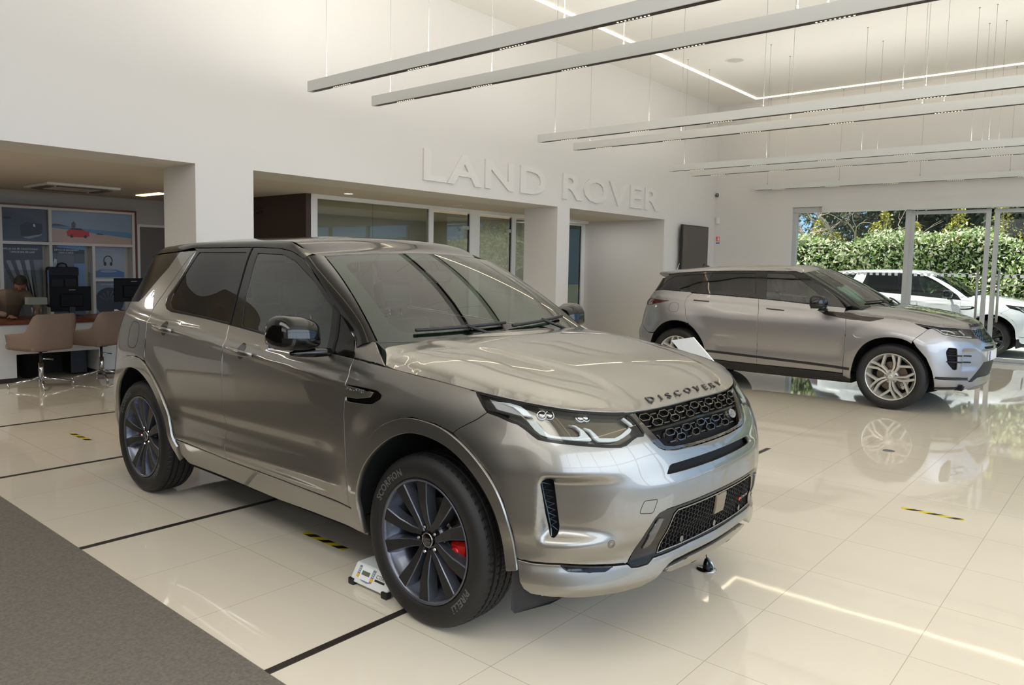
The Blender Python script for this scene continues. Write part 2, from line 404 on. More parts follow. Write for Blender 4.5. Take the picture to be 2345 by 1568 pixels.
# ------------------------------------------------------------------ car body data
DP=[(2.285,0),(2.279,.2),(2.256,.4),(2.208,.58),(2.13,.735),(2.03,.845),(1.88,.918),(1.65,.947),(1.37,.955),(.9,.948),(0,.944),(-.9,.950),(-1.37,.955),(-1.68,.925),(-1.93,.87),(-2.10,.79),(-2.215,.65),(-2.28,.45),(-2.312,.22),(-2.32,0)]
_T=(1.7,.6)
D_ST=[(0,'n',[(.20,.20),(.25,.07),(.29,.03),(.33,.018),(.40,.02),(.45,.028),(.5,.01),(.6,.0),(.69,.006),(.735,.022),(.80,.048),(.836,.08),(.90,.11),(.967,.15),(1.0,.175),(1.1,.30),_T]),
(.4,'n',[(.20,.20),(.25,.07),(.29,.03),(.33,.018),(.40,.02),(.45,.026),(.5,.01),(.6,.0),(.69,.004),(.735,.02),(.80,.04),(.836,.055),(.90,.09),(.967,.135),(1.0,.165),(1.1,.3),_T]),
(.72,'n',[(.20,.20),(.25,.07),(.29,.03),(.33,.018),(.42,.03),(.5,.018),(.6,.008),(.7,.006),(.78,.018),(.85,.045),(.92,.085),(.967,.12),(1.0,.15),(1.1,.3),_T]),
(1.9,'s',[(.20,.20),(.25,.07),(.29,.035),(.36,.028),(.45,.035),(.6,.015),(.75,.012),(.85,.027),(.92,.05),(.98,.075),(1.02,.105),(1.1,.22),_T]),
(1.6,'s',[(.20,.20),(.25,.1),(.30,.05),(.4,.03),(.55,.01),(.75,.008),(.85,.012),(.93,.025),(1.0,.05),(1.04,.075),(1.1,.14),_T]),
(1.0,'s',[(.20,.18),(.26,.10),(.34,.05),(.42,.03),(.45,.022),(.5,.014),(.65,.004),(.8,.0),(.93,.004),(1.0,.016),(1.06,.04),(1.10,.065),(1.15,.10),(1.18,.13),(1.3,.19),(1.6,.33),(1.7,.40)])]
_d0=[(.20,.16),(.26,.10),(.34,.06),(.41,.03),(.445,.018),(.46,.022),(.5,.018),(.58,.012),(.7,.004),(.85,.0),(.97,.003),(1.04,.012),(1.075,.02),(1.11,.036),(1.17,.062),(1.2,.075),(1.4,.155),(1.6,.245),(1.66,.29),(1.7,.36)]
D_ST+=[(0.4,'s',_d0),(-.5,'s',_d0),
(-1.0,'s',[(.20,.16),(.26,.10),(.34,.06),(.41,.03),(.46,.02),(.58,.012),(.7,.004),(.85,.0),(.97,.003),(1.08,.012),(1.13,.022),(1.17,.036),(1.23,.062),(1.26,.075),(1.4,.135),(1.6,.235),(1.66,.28),(1.7,.35)]),
(-1.7,'s',[(.20,.16),(.26,.10),(.34,.06),(.42,.03),(.58,.014),(.75,.004),(.9,.002),(1.0,.01),(1.1,.03),(1.17,.055),(1.25,.09),(1.4,.165),(1.58,.26),(1.62,.30),(1.7,.42)]),
(.8,'t',[(.20,.2),(.27,.08),(.36,.04),(.5,.03),(.7,.02),(.8,.03),(.95,.055),(1.1,.10),(1.25,.17),(1.4,.25),(1.55,.33),(1.6,.40),_T]),
(0,'t',[(.20,.2),(.27,.08),(.36,.04),(.5,.02),(.7,.01),(.8,.04),(.95,.07),(1.1,.11),(1.25,.17),(1.4,.24),(1.55,.30),(1.6,.36),_T])]
def d_feat(s,u,x,z):
    D=0
    for xw,zz in ((1.40,.40),(-1.40,.41)):
        side=(abs(x-xw)<.9); r=np.hypot(x-xw,z-zz)
        D=D-side*.012*(1-sm(.50,.66,r))*sm(.2,.3,z)
    # waist crease: the shoulder steps in above it
    zc=1.062-.072*x; on=sm(-1.9,-1.6,x)*(1-sm(.85,1.05,x))
    D=D-on*.010*np.exp(-((z-zc+.008)/.016)**2)+on*.006*np.exp(-((z-zc-.022)/.018)**2)
    # lower door hollow above the sill
    zl=.56+.02*x; D=D+sm(-1.0,-.75,x)*(1-sm(.65,.9,x))*(.014*np.exp(-((z-zl-.06)/.06)**2)-.008*np.exp(-((z-zl+.075)/.028)**2))
    # bumper scoop running into the side duct, and the lip below the bumper line
    D=D+.048*sm(.60,.90,u)*(1-sm(.965,.985,u))*sm(.50+.0*u,.545,z)*(1-sm(.735,.762,z))
    D=D+.006*np.exp(-((z-.418)/.012)**2)*(u<1.1)
    return D
E_P=[(2.20,0),(2.19,.2),(2.16,.4),(2.10,.58),(2.02,.72),(1.90,.84),(1.75,.91),(1.55,.945),(1.34,.955),(.9,.945),(0,.935),(-.9,.95),(-1.34,.957),(-1.62,.93),(-1.83,.87),(-2.0,.77),(-2.09,.62),(-2.14,.42),(-2.165,.2),(-2.17,0)]
_e0=[(.18,.25),(.24,.10),(.30,.05),(.40,.03),(.5,.01),(.6,.0),(.7,.0),(.76,.02),(.85,.08),(.93,.13),(.97,.17),(1.05,.28),(1.66,.6)]
_e1=[(.18,.2),(.26,.11),(.34,.06),(.42,.035),(.5,.022),(.65,.01),(.8,.0),(.9,.002),(.96,.012),(1.02,.035),(1.07,.06),(1.1,.075),(1.3,.165),(1.5,.26),(1.56,.30),(1.66,.45)]
_e2=[(.18,.2),(.28,.1),(.36,.04),(.5,.01),(.65,.0),(.75,.03),(.95,.07),(1.1,.12),(1.2,.18),(1.3,.25),(1.44,.33),(1.5,.37),(1.66,.6)]
E_ST=[(0,'n',_e0),(.4,'n',_e0),(.7,'n',[(.18,.25),(.24,.10),(.30,.05),(.40,.03),(.5,.015),(.62,.003),(.72,.006),(.8,.03),(.87,.075),(.93,.115),(.97,.15),(1.05,.28),(1.66,.6)]),
(1.75,'s',[(.18,.25),(.26,.08),(.34,.04),(.45,.02),(.6,.01),(.75,.008),(.83,.02),(.9,.045),(.95,.07),(1.0,.11),(1.07,.25),(1.66,.6)]),
(1.45,'s',[(.18,.2),(.26,.09),(.36,.04),(.5,.012),(.7,.004),(.82,.006),(.9,.016),(.97,.04),(1.02,.07),(1.08,.16),(1.66,.6)]),
(.95,'s',[(.18,.2),(.26,.11),(.34,.05),(.42,.03),(.5,.02),(.65,.006),(.8,.0),(.9,.004),(.98,.02),(1.03,.05),(1.08,.09),(1.12,.13),(1.3,.20),(1.55,.33),(1.66,.45)]),
(.4,'s',_e1),(-.5,'s',_e1),
(-1.0,'s',[(.18,.2),(.26,.11),(.34,.06),(.42,.035),(.5,.022),(.65,.01),(.8,.0),(.92,.0),(1.0,.015),(1.06,.035),(1.11,.06),(1.15,.08),(1.3,.15),(1.48,.25),(1.54,.30),(1.66,.5)]),
(-1.6,'s',[(.18,.2),(.28,.1),(.36,.05),(.5,.02),(.7,.006),(.85,.004),(.95,.01),(1.05,.03),(1.13,.06),(1.2,.10),(1.3,.16),(1.44,.26),(1.5,.3),(1.66,.5)]),
(.7,'t',_e2),(0,'t',_e2)]
def e_feat(s,u,x,z):
    D=0
    for xw in (1.3405,-1.3405):
        side=(abs(x-xw)<.8); r=np.hypot(x-xw,z-.40); D=D-side*.022*(1-sm(.44,.64,r))*sm(.2,.3,z)
    zc=1.075-.05*x; on=sm(-1.9,-1.5,x)*(1-sm(.3,.6,x)); D=D-on*.006*np.exp(-((z-zc)/.014)**2)
    D=D+sm(-.95,-.7,x)*(1-sm(.7,.9,x))*.012*np.exp(-((z-.56)/.07)**2)
    D=D+.03*sm(.42,.70,u)*(1-sm(.74,.77,u))*sm(.49,.53,z)*(1-sm(.70,.74,z))
    return D
# ------------------------------------------------------------------ car materials (shared)
BLK=mat('gloss_black',(9,8,7),.12,0,.35,.3); BPL=mat('black_plastic',(24,23,23),.5); RUB=mat('tyre_rubber',(19,17,16),.6,bump=(60,.15,.002)); DARK=mat('wheel_well_black',(8,8,9),.9)
CHR=mat('chrome',(200,200,200),.08,1); SAT=mat('satin_metal',(150,148,144),.25,1); ANT=mat('anthracite_wheel_paint',(92,95,104),.34,.75,.3); DFACE=mat('dark_spoke_face',(40,39,40),.42,.5)
RED=mat('red_caliper',(205,14,12),.35,0,.6); DISC=mat('brake_disc',(125,115,105),.35,1); SIL=mat('silver_wheel_paint',(196,193,184),.32,.55,.4)
WSG=glass('windscreen_glass',(160,186,170),1.5,1.5); SDG=glass('side_glass',(130,150,138),1.9,1.5); PRV=glass('privacy_glass',(20,20,19),1.3,1.5); CLR=glass('lens_glass',(232,234,232),1.1,1.5)
REFL=mat('lamp_reflector',(105,100,90),.15,.9); DRL=mat('light_guide',(205,208,210),.3,0,.5); TAIL=mat('tail_lamp_red',(70,6,8),.12,0,1); GRB=mat('grille_bar_grey',(92,88,80),.25,.9,.5); INT=mat('cabin_trim',(58,56,52),.7); SEAT=mat('seat_leather',(72,70,64),.55); LIN=mat('headliner',(120,118,110),.9)
LOGO=mat('emblem_green',(30,60,45),.3,0,1)
def wheel_at(root,x,y,R_,side,style,steer=0):
    """side -1: right-hand wheel (outer face towards -y)"""
    t=empty('wheel',(x,y,R_),0); t.parent=root; t.rotation_euler=(0,0,steer+(PI if side>0 else 0))
    key='W'+style
    if key in WH:
        for ch in WH[key]:
            c=ch.copy(); COL.objects.link(c); c.parent=t
            for g in list(ch.children): d=g.copy(); COL.objects.link(d); d.parent=c
        return t
    made=[]; W_=.235; Y=lambda z:T(0,0,0,PI/2,0,0)   # lathe axis z -> -y (outer face at -y)
    AX=T(0,0,0,PI/2,0,0)
    # tyre (local: axis +z -> outer)
    b=MB(); n=264; rr=R_
    prof=[(.252,.070),(.262,.092),(.272,.105),(.290,.113),(.315,.1175),(.338,.113),(.353,.103),(.363,.090)]
    tread=[(.3665,.083,1),(.3690,.072,1),(.3700,.062,1),(.3630,.0605,0),(.3630,.0525,0),(.3712,.051,0),(.3716,.036,2),(.3716,.027,2),(.3630,.0255,0),(.3630,.0175,0),(.3718,.016,2)]
    P=[(r,z,0) for r,z in prof]+tread; P=P+[(r,-z,k) for r,z,k in P[::-1]]
    V=[];F=[];m=len(P)
    for i in range(n):
        a=2*PI*i/n; c,s=math.cos(a),math.sin(a); gr=(i%4==0)
        for r,z,k in P:
            q=r*(R_/.372)-(.004 if (k==1 and gr) else 0)-(.003 if (k==2 and i%4==(2 if z>0 else 0)) else 0); V.append((q*c,q*s,z))
    for i in range(n):
        j=(i+1)%n
        for t_ in range(m-1): F.append([i*m+t_,j*m+t_,j*m+t_+1,i*m+t_+1])
    V=[tuple(AX@Vector(p)) for p in V]; ns=len(prof); nt=len(P)-2*ns
    F1=[f for k_,f in enumerate(F) if (k_%(m-1))<ns-1 or (k_%(m-1))>=m-ns]; F2=[f for k_,f in enumerate(F) if not((k_%(m-1))<ns-1 or (k_%(m-1))>=m-ns)]
    def part(FF,sm_): ids=sorted({q for f in FF for q in f}); ix={v:k for k,v in enumerate(ids)}; b.add([V[q] for q in ids],[[ix[q] for q in f] for f in FF],sm_)
    part(F1,True); part(F2,False); ty=b.build('tyre',RUB,t); made.append(ty)
    if style=='D':
        for word,a0 in (('PIRELLI',-.66),('SCORPION',PI*.75)):
            Vt,Ft=text_arrays(word,.042,.5,1.1,.0009); w=[]
            for x_,y_,z_ in Vt:
                a=a0+x_/.31*1.0; r=.296+y_; w.append(tuple(AX@Vector((r*math.cos(a),r*math.sin(a),.1155+.0022*(z_+.5)))))
            # letters read with their tops outwards
            w2=[]
            for x_,y_,z_ in Vt:
                a=a0-x_/.31; r=.292+y_; w2.append(tuple(AX@Vector((r*math.cos(a),r*math.sin(a),float(np.interp(r,[p[0] for p in prof],[p[1] for p in prof]))-.0006+.0022*(z_+.5)))))
            q=MB(); q.add(w2,Ft); q.build('sidewall_lettering',mat('sidewall_letter',(84,82,80),.55),ty)
    # rim barrel and lip
    rimm=ANT if style=='D' else SIL
    b=MB(); b.lathe([(.262,.098),(.268,.104),(.266,.108),(.259,.106),(.252,.092),(.247,.060),(.225,.045),(.218,-.02),(.225,-.08),(.262,-.10)],96,AX); rim=b.build('rim',rimm,t); made.append(rim)
    b=MB()
    def spoke(pts,w,zs,face,taper=None):
        """flat-topped bar through pts (polar r,a) with widths w and face heights zs"""
        n_=len(pts); c=[Vector((r*math.cos(a),r*math.sin(a),0)) for r,a in pts]; V=[];F=[]
        for i in range(n_):
            d=(c[min(i+1,n_-1)]-c[max(i-1,0)]).normalized(); s_=Vector((-d.y,d.x,0)); hw=w[i]/2; z=zs[i]
            for k,(f_,dz) in enumerate(((1.35,-.045),(1.0,-.004),(.84,0),(-.84,0),(-1.0,-.004),(-1.35,-.045))): V.append(tuple(AX@(c[i]+s_*hw*f_+Vector((0,0,z+dz)))))
        for i in range(n_-1):
            for k in range(5): F.append([i*6+k,(i+1)*6+k,(i+1)*6+k+1,i*6+k+1][::-1])
        return V,F
    if style=='D':
        sd,fc=MB(),MB()
        for k in range(5):
            a=2*PI*k/5+PI/2+.36
            for s_ in (-1,1):
                pts=[(.045,a+s_*.55),(.10,a+s_*.30),(.17,a+s_*.275),(.255,a+s_*.29)]
                V,F=spoke(pts,[.024,.034,.046,.062],[.074,.084,.094,.100],None); sd.add(V,F)
                c=[Vector((r*math.cos(q),r*math.sin(q),0)) for r,q in pts[0:]]; V=[]
                for i in range(4):
                    d=(c[min(i+1,3)]-c[max(i-1,0)]).normalized(); n_=Vector((-d.y,d.x,0)); hw=[.010,.016,.023,.031][i]; z=[.0755,.0855,.0955,.1015][i]; sh=n_*(-s_)*.001
                    V+=[tuple(AX@(c[i]+n_*hw*.86+sh+Vector((0,0,z)))),tuple(AX@(c[i]-n_*hw*.86+sh+Vector((0,0,z))))]
                fc.add(V,[[2*i+1,2*i+3,2*i+2,2*i] for i in range(3)])
        made.append(sd.build('spokes',ANT,t)); made.append(fc.build('spoke_faces',DFACE,t,bevel=0))
    else:
        sd=MB()
        for k in range(5):
            a=2*PI*k/5+PI/2-math.radians(32); dg=math.radians
            V,F=spoke([(.045,a+dg(-9)),(.10,a+dg(-4)),(.160,a)],[.020,.024,.034],[.070,.080,.089],None); sd.add(V,F)
            V,F=spoke([(.150,a+dg(2)),(.20,a+dg(8)),(.256,a+dg(13))],[.026,.026,.028],[.088,.091,.094],None); sd.add(V,F)
            V,F=spoke([(.150,a-dg(2)),(.19,a-dg(15)),(.256,a-dg(26.5))],[.026,.026,.028],[.088,.091,.094],None); sd.add(V,F)
            V,F=spoke([(.045,a+dg(26)),(.10,a+dg(15)),(.158,a+dg(18)),(.256,a+dg(28.7))],[.018,.022,.026,.028],[.070,.080,.088,.094],None); sd.add(V,F)
        made.append(sd.build('spokes',SIL,t))
    b=MB(); b.lathe([(0,.062),(.060,.062),(.078,.050),(.082,.02),(0,.02)],40,AX); made.append(b.build('hub',rimm,t))
    b=MB(); b.lathe([(0,.079),(.026,.079),(.031,.076),(.032,.060)],32,AX); cp=b.build('centre_cap',BLK if style=='D' else SIL,t); made.append(cp)
    b=MB(); b.lathe([(.0285,.0795),(.031,.0800),(.0315,.077)],32,AX); b.build('cap_ring',CHR,cp)
    if style=='D':
        V,F=text_arrays('LAND\nROVER',.0125,.0004,1,.0002); q=MB(); q.add([tuple(AX@T(0,0,.0795)@T(0,0,0,0,0,0)@Vector((x_,y_,z_))) for x_,y_,z_ in V],F); q.build('cap_letters',SAT,cp)
    for k in range(5):
        a=2*PI*k/5+PI/2+(.0 if style=='E' else .36)
        b=MB(); b.lathe([(0,.082),(.006,.082),(.0085,.078),(.0085,.060)],6,AX@T(.0555*math.cos(a),.0555*math.sin(a),0),smooth=False); b.lathe([(.0125,.071),(.0135,.066),(.0135,.06)],12,AX@T(.0555*math.cos(a),.0555*math.sin(a),0)); made.append(b.build('lug_nut',CHR,t))
    b=MB(); b.lathe([(.075,-.005),(.165,-.005),(.165,-.028),(.075,-.028)],64,AX,False,True); b.lathe([(0,.0),(.078,.0),(.078,-.03)],40,AX); made.append(b.build('brake_disc',DISC,t))
    b=MB(); b.lathe([(0,-.05),(.235,-.05)],48,AX,False); made.append(b.build('dust_shield',mat('dark_metal_shield',(30,27,24),.7,.5),t))
    WH[key]=made; return t
WH={}
def caliper(root,x,y,R_,side,m,ang):
    """brake caliper stays level while the wheel turns: part of the car"""
    b=MB(); Yd=-1 if side<0 else 1
    A=T(x,y+Yd*.01,R_,PI/2 if side<0 else -PI/2,0,0)
    for i in range(1):
        a0,a1=ang-.52,ang+.52; n=12; V=[];F=[]
        for i in range(n+1):
            a=a0+(a1-a0)*i/n
            for r,z in ((.112,.034),(.155,.040),(.190,.032),(.195,-.03),(.112,-.03)):
                e=.012 if i in (0,n) else 0; V.append(tuple(A@Vector(((r-e*.5)*math.cos(a),(r-e*.5)*math.sin(a),z-e*(z>0)))))
        for i in range(n):
            for k in range(5): F.append([i*5+k,(i+1)*5+k,(i+1)*5+(k+1)%5,i*5+(k+1)%5])
        F+=[[0,1,2,3,4][::-1],[n*5+k for k in range(5)]]; b.add(V,F)
    for da in (-.22,.22):
        b.lathe([(0,.045),(.018,.045),(.022,.038),(.022,.03)],16,A@T(.142*math.cos(ang+da),.142*math.sin(ang+da),0))
    return b.build('brake_caliper',m,root)
def seat(root,x,y,m,w=.50):
    t=empty('front_seat' ,(x,y,0)); t.parent=root
    b=MB(); b.box((-.27,-w/2,.50),(.27,w/2,.66)); b.build('seat_cushion',m,t,bevel=.05,seg=3)
    M_=T(-.27,0,.60,0,-.28,0); b=MB(); b.box((-.07,-w/2,0),(.07,w/2,.60),M_); b.box((-.10,-w/2,.04),(.10,-w/2+.08,.5),M_); b.box((-.10,w/2-.08,.04),(.10,w/2,.5),M_); b.build('seat_back',m,t,bevel=.04,seg=3)
    b=MB(); b.box((-.055,-.14,.66),(.055,.14,.86),M_); h=b.build('headrest',m,t,bevel=.045,seg=3)
    b=MB(); b.tube([M_@Vector((0,-.05,.58)),M_@Vector((0,-.05,.68))],.006); b.tube([M_@Vector((0,.05,.58)),M_@Vector((0,.05,.68))],.006); b.build('headrest_post',CHR,h)
    return t
def mirror_housing(root,S,x0,z0,m,arm,side):
    sg=-1 if side=='right' else 1
    t=empty('door_mirror',(0,0,0)); t.parent=root
    # shell: superellipsoid sections across the car
    V=[];n,k=16,28; y0,y1=.975,1.195
    prof=lambda t_:(.60+.40*math.sin(PI*min(1,t_*1.15+.10))**.6)
    G=np.zeros((n+1,k,3))
    for i in range(n+1):
        t_=i/n; y=y0+(y1-y0)*t_; sc=(1-max(0,(t_-.62)/.38)**2.4)**.5 if t_>.62 else 1; sc*=(.72+.28*min(1,t_/.35)**.6)
        for j in range(k):
            a=2*PI*j/k; ca,sa=math.cos(a),math.sin(a); e=.62
            X_=math.copysign(abs(ca)**e,ca)*(.115 if ca>0 else .050); Z_=math.copysign(abs(sa)**(.85 if sa>0 else .55),sa)*(.100 if sa>0 else .062)
            G[i,j]=(x0+X_*sc-.03*t_,sg*y,z0+Z_*sc+.012*t_)
    G=np.concatenate([G,G[:,:1]],1); b=MB(); b.grid(G,True,flip=(sg<0)); b.add(G[0,:-1].tolist(),[list(range(k)) if sg<0 else list(range(k))[::-1]]); b.add(G[-1,:-1].tolist(),[list(range(k))[::-1] if sg<0 else list(range(k))]); sh=b.build('mirror_shell',m,t)
    pts=[(x0-.03*i/8+.0,sg*(y0+.02+.15*i/8),z0-.002) for i in range(9)]
    b=MB(); b.tube([(x0+.05-.03*i/8,sg*(.90+.20*i/8),z0-.073+.004*i/8) for i in range(9)],[.020,.021,.022,.022,.021,.020,.018,.015,.008],12); b.build('mirror_arm',arm,t)
    b=MB(); b.box((x0-.02,sg*.99-.0 if sg>0 else -1.17,z0-.055),(x0-.019+.0,sg*1.17 if sg>0 else -.99,z0+.07)); 
    g=MB(); g.box((-.002,-.088,-.058),(.002,.088,.062),T(x0-.050,sg*1.085,z0+.004)); g.build('mirror_glass',mat('mirror_glass',(200,205,208),.02,1),t,bevel=.015)
    return t
def hexrow(u0,du,n,z,w,h): return [(u0+i*du,z) for i in range(n)]
def loft(A,B,bow,nrm,n=24,m=8):
    """surface between two 3D curves with a bow along nrm"""
    G=np.zeros((n,m,3)); 
    for i in range(n):
        t=i/(n-1); a=pchip(np.linspace(0,1,len(A)),np.array(A,float),np.array(t)); b=pchip(np.linspace(0,1,len(B)),np.array(B,float),np.array(t))
        for j in range(m):
            s=j/(m-1); G[i,j]=a*(1-s)+b*s+np.array(nrm)*bow*4*s*(1-s)
    return G
def car(style,loc,rz,P,label,cat,wstyle,detail=2,group=None):
    root=empty('car',loc,rz); tag(root,label,cat,group)
    D=style=='D'
    W=Wrap(DP,D_ST,.20,1.70,d_feat) if D else Wrap(E_P,E_ST,.18,1.66,e_feat)
    X=lambda x,z:(W.ux(x),z)
    XL=lambda L:[X(a,b) for a,b in L]
    ub=W.L; R_=.372; half=1.3705 if D else 1.3405
    rs=.022 if detail>1 else .04
    pn=lambda n,poly,m=P,par=root,**k: panel(n,W,poly,m,par,res=k.pop('res',rs),**k)
    # ---------------- outlines
    def chk(L,n=2):
        for _ in range(n):
            o=[L[0]]
            for a,c in zip(L[:-1],L[1:]): o+= [(a[0]*.75+c[0]*.25,a[1]*.75+c[1]*.25),(a[0]*.25+c[0]*.75,a[1]*.25+c[1]*.75)]
            L=o+[L[-1]]
        return L
    if D:
        FAo=[(0.962,.300),(0.962,.403),(0.959,.476),(0.980,.547),(1.022,.634),(1.098,.717),(1.203,.795),(1.293,.835),(1.387,.851),(1.503,.838),(1.595,.807),(1.684,.750),(1.757,.678),(1.809,.590),(1.825,.508),(1.834,.434),(1.846,.380)]
        FLo=[(.912,.411),(.915,.47),(.956,.584),(1.03,.729),(1.136,.836),(1.25,.888),(1.338,.908),(1.474,.900),(1.572,.874),(1.669,.823),(1.766,.747),(1.828,.655),(1.865,.542),(1.880,.433),(1.890,.390)]
        RAo=[(-.880,.30),(-.890,.40),(-.925,.535),(-.985,.645),(-1.07,.745),(-1.18,.812),(-1.30,.845),(-1.45,.835),(-1.6,.76),(-1.72,.65),(-1.785,.53),(-1.82,.42),(-1.83,.34)]
        RLo=[(-.835,.40),(-.858,.459),(-.922,.660),(-1.037,.787),(-1.13,.855),(-1.20,.895),(-1.30,.918),(-1.466,.905),(-1.64,.825),(-1.78,.70),(-1.85,.56),(-1.885,.43),(-1.895,.36)]
        hoodU=[(0,.972),(.15,.9715),(.376,.972),(.526,.973),(.668,.981),(.795,.992),(.926,1.006),(1.047,1.019),(1.17,1.030),(1.279,1.039),(1.331,1.043),X(1.50,1.055),X(1.408,1.063),X(1.25,1.074),X(1.081,1.088)]
        Acut=[(.862,1.104),(.866,1.033),(.867,.952),(.862,.854),(.868,.726),(.880,.600),(.885,.50),(.880,.411)]
        Bcut=[(-.292,1.178),(-.267,1.074),(-.26,.966),(-.254,.771),(-.252,.581),(-.262,.50),(-.250,.424)]
        Rcut=[(-1.19,.905),(-1.195,.93),(-1.208,1.05),(-1.214,1.147),(-1.214,1.20),(-1.19,1.27),(-1.154,1.32),(-1.09,1.43),(-1.028,1.551),(-.982,1.606)]
        fender=XL([(.862,1.104),(1.081,1.088)])+hoodU[::-1][1:5]+[(1.306,1.022),(1.274,.996),(1.246,.976),(1.286,.944),(1.359,.902),(1.39,.876)]+XL(FLo[:9][::-1][0:][1:])[0:]+XL(Acut[::-1][1:-1])
        fender=XL([(.862,1.104),(1.081,1.088)])+hoodU[::-1][1:5]+[(1.306,1.022),(1.274,.996),(1.246,.976),(1.286,.944),(1.359,.902),(1.39,.878)]+XL([(1.474,.900),(1.338,.908),(1.25,.888),(1.136,.836),(1.03,.729),(.956,.584),(.915,.47),(.900,.411)])+XL(Acut[::-1][:-1])
        ventp=XL([(.872,.986),(.945,.988),(1.085,.984),(1.122,.971),(1.118,.955),(1.065,.927),(1.0,.918),(.872,.914)])
    fr=[]
    if D:
        FAo,FLo,RAo,RLo=chk(FAo),chk(FLo),chk(RAo),chk(RLo)
        fen=pn('front_fender',fender,holes=[rnd(ventp,.01)])
        for s_,f_ in zip((0,1),fen):
            pass
        v=pn('side_vent',rnd([(a,b) for a,b in ventp],.01),BLK,off=-.006,side='both',lip=0)
        vb=pn('vent_blade',rnd([(2.105,.988),(1.893,.978),(1.912,.950),(2.01,.932),(2.105,.930)],.006),off=.004,side='both',lip=.008)
        surf_text('vent_lettering','DISCOVERY',W,lambda s,t:(2.02-s,.966+t*.9-.03*s),CHR,vb[0],.020,.001,1.25,1.05,off=.004)
        at=pn('wheel_arch_trim',rnd(XL(FAo)+XL(FLo[::-1]),.004),off=.013,lip=.03,gap=.0)
        at2=pn('wheel_arch_trim',rnd(XL(RAo)+XL(RLo[::-1]),.004),off=.013,lip=.03,gap=.0)
        belt=[(.136,1.155),(-.189,1.178),(-.292,1.184)]
        fd=pn('front_door',XL([(.862,1.104),(.70,1.114),(.5,1.128)]+belt+Bcut[1:]+[(.289,.420),(.6,.415)]+Acut[::-1][:-1]))
        rd=pn('rear_door',XL(Bcut[::-1]+[(-.292,1.184),(-.597,1.203),(-.88,1.218),(-.975,1.223),(-1.044,1.240),(-1.078,1.262),(-1.086,1.302),(-1.058,1.347),(-1.021,1.427),(-.995,1.516),(-.982,1.606)]+Rcut[::-1]+[(-1.13,.855),(-1.037,.787),(-.922,.660),(-.858,.459),(-.846,.446),(-.55,.436)]))
        sill=pn('sill',XL([(.960,.405),(.885,.405),(.289,.414),(-.246,.419),(-.55,.430),(-.846,.441),(-.868,.36),(-.80,.285),(-.37,.285),(.175,.27),(.958,.285)]))
        qp=pn('rear_quarter_panel',XL(Rcut+[(-1.195,1.597),(-1.243,1.494),(-1.337,1.410),(-1.394,1.353),(-1.462,1.290),(-1.52,1.262),(-2.06,1.235),(-2.08,1.14),(-1.93,1.135),(-1.90,1.0),(-1.97,.93),(-2.08,.88),(-2.08,.74),(-1.815,.66),(-1.78,.70),(-1.64,.825),(-1.466,.905),(-1.30,.918),(-1.20,.900)]))
        tl=pn('tail_lamp',rnd([X(-1.93,1.135),X(-1.90,1.0),X(-1.97,.93),X(-2.08,.88)]+[(ub-.35,.93),(ub-.35,1.10),X(-2.08,1.14)],.02),TAIL,bulge=.012)
        rb=pn('rear_bumper',XL([(-1.90,.34),(-1.89,.42),(-1.855,.56),(-1.815,.65),(-2.08,.73)])+[(ub,.70),(ub,.32)],lip=.01)
        tg=pn('tailgate',[(ub-.35,.93),X(-2.08,.88),X(-2.08,.735),(ub,.705),(ub,1.235),X(-2.06,1.235),X(-2.08,1.14),(ub-.35,1.10)],lip=.01)
        topR=[(-1.95,1.56),(-1.6,1.583),(-1.195,1.602),(-1.036,1.621),(-.378,1.627),(-.09,1.621),(.051,1.605),(.206,1.562)]
        fro=XL([(.862,1.104),(.70,1.114),(.5,1.128)]+belt+[(-.597,1.203),(-.88,1.218),(-.975,1.223),(-1.044,1.240),(-1.078,1.262),(-1.086,1.302),(-1.058,1.347),(-1.021,1.427),(-.995,1.516),(-.982,1.606),(-1.036,1.621),(-.378,1.627),(-.09,1.621),(.051,1.605),(.206,1.562),(.514,1.390),(.664,1.287),(.794,1.190)])
        gR=rnd(XL([(-.941,1.594),(-.412,1.597),(-.345,1.388),(-.325,1.278),(-.300,1.196),(-.88,1.232),(-.968,1.240),(-1.024,1.275),(-1.030,1.330),(-.995,1.428)]),.012)
        gF=rnd(XL([(-.287,1.592),(-.02,1.586),(.134,1.549),(.363,1.450),(.532,1.352),(.580,1.318),(.642,1.132),(.136,1.166),(-.165,1.188),(-.24,1.345)]),.012)
        pn('window_frame',fro,BLK,holes=[gR,gF],off=-.003,lip=.01,gap=.001)
        pn('rear_side_window',gR,PRV,off=-.007,lip=0,gap=0); wf=pn('front_side_window',gF,SDG,off=-.007,lip=0,gap=0)
        for mir in (False,True):
            b=MB(); ribbon(b,W,XL([(-.292,1.186),(-.325,1.35),(-.372,1.626)]),.006,.001,.004,mir=mir); 
            ribbon(b,W,XL([(.700,1.118),(.640,1.30),(.585,1.335)]),.012,.002,.006,mir=mir); b.build('pillar_seams',DARK,root)
        pn('quarter_window',XL([(-1.195,1.597),(-1.243,1.494),(-1.337,1.410),(-1.394,1.353),(-1.462,1.290),(-1.52,1.262),(-2.06,1.235),(-2.02,1.40),(-1.98,1.558),(-1.6,1.580)]),PRV if 0 else BLK,off=-.003,lip=.01)
        pn('rear_window',[X(-2.06,1.235),(ub,1.235),(ub,1.53),X(-1.98,1.545)],BLK,off=-.003,lip=.01)
        Ez=[(-2.02,1.57),(-1.95,1.585),(-1.7,1.615),(-1.5,1.630),(-1.1,1.648),(-.6,1.660),(-.2,1.662),(.0,1.657),(.15,1.638),(.27,1.604)]
        zc=[(-2.15,1.565),(-2.02,1.600),(-1.7,1.655),(-1.2,1.690),(-.7,1.706),(-.2,1.706),(.1,1.690),(.27,1.655),(.39,1.607)]
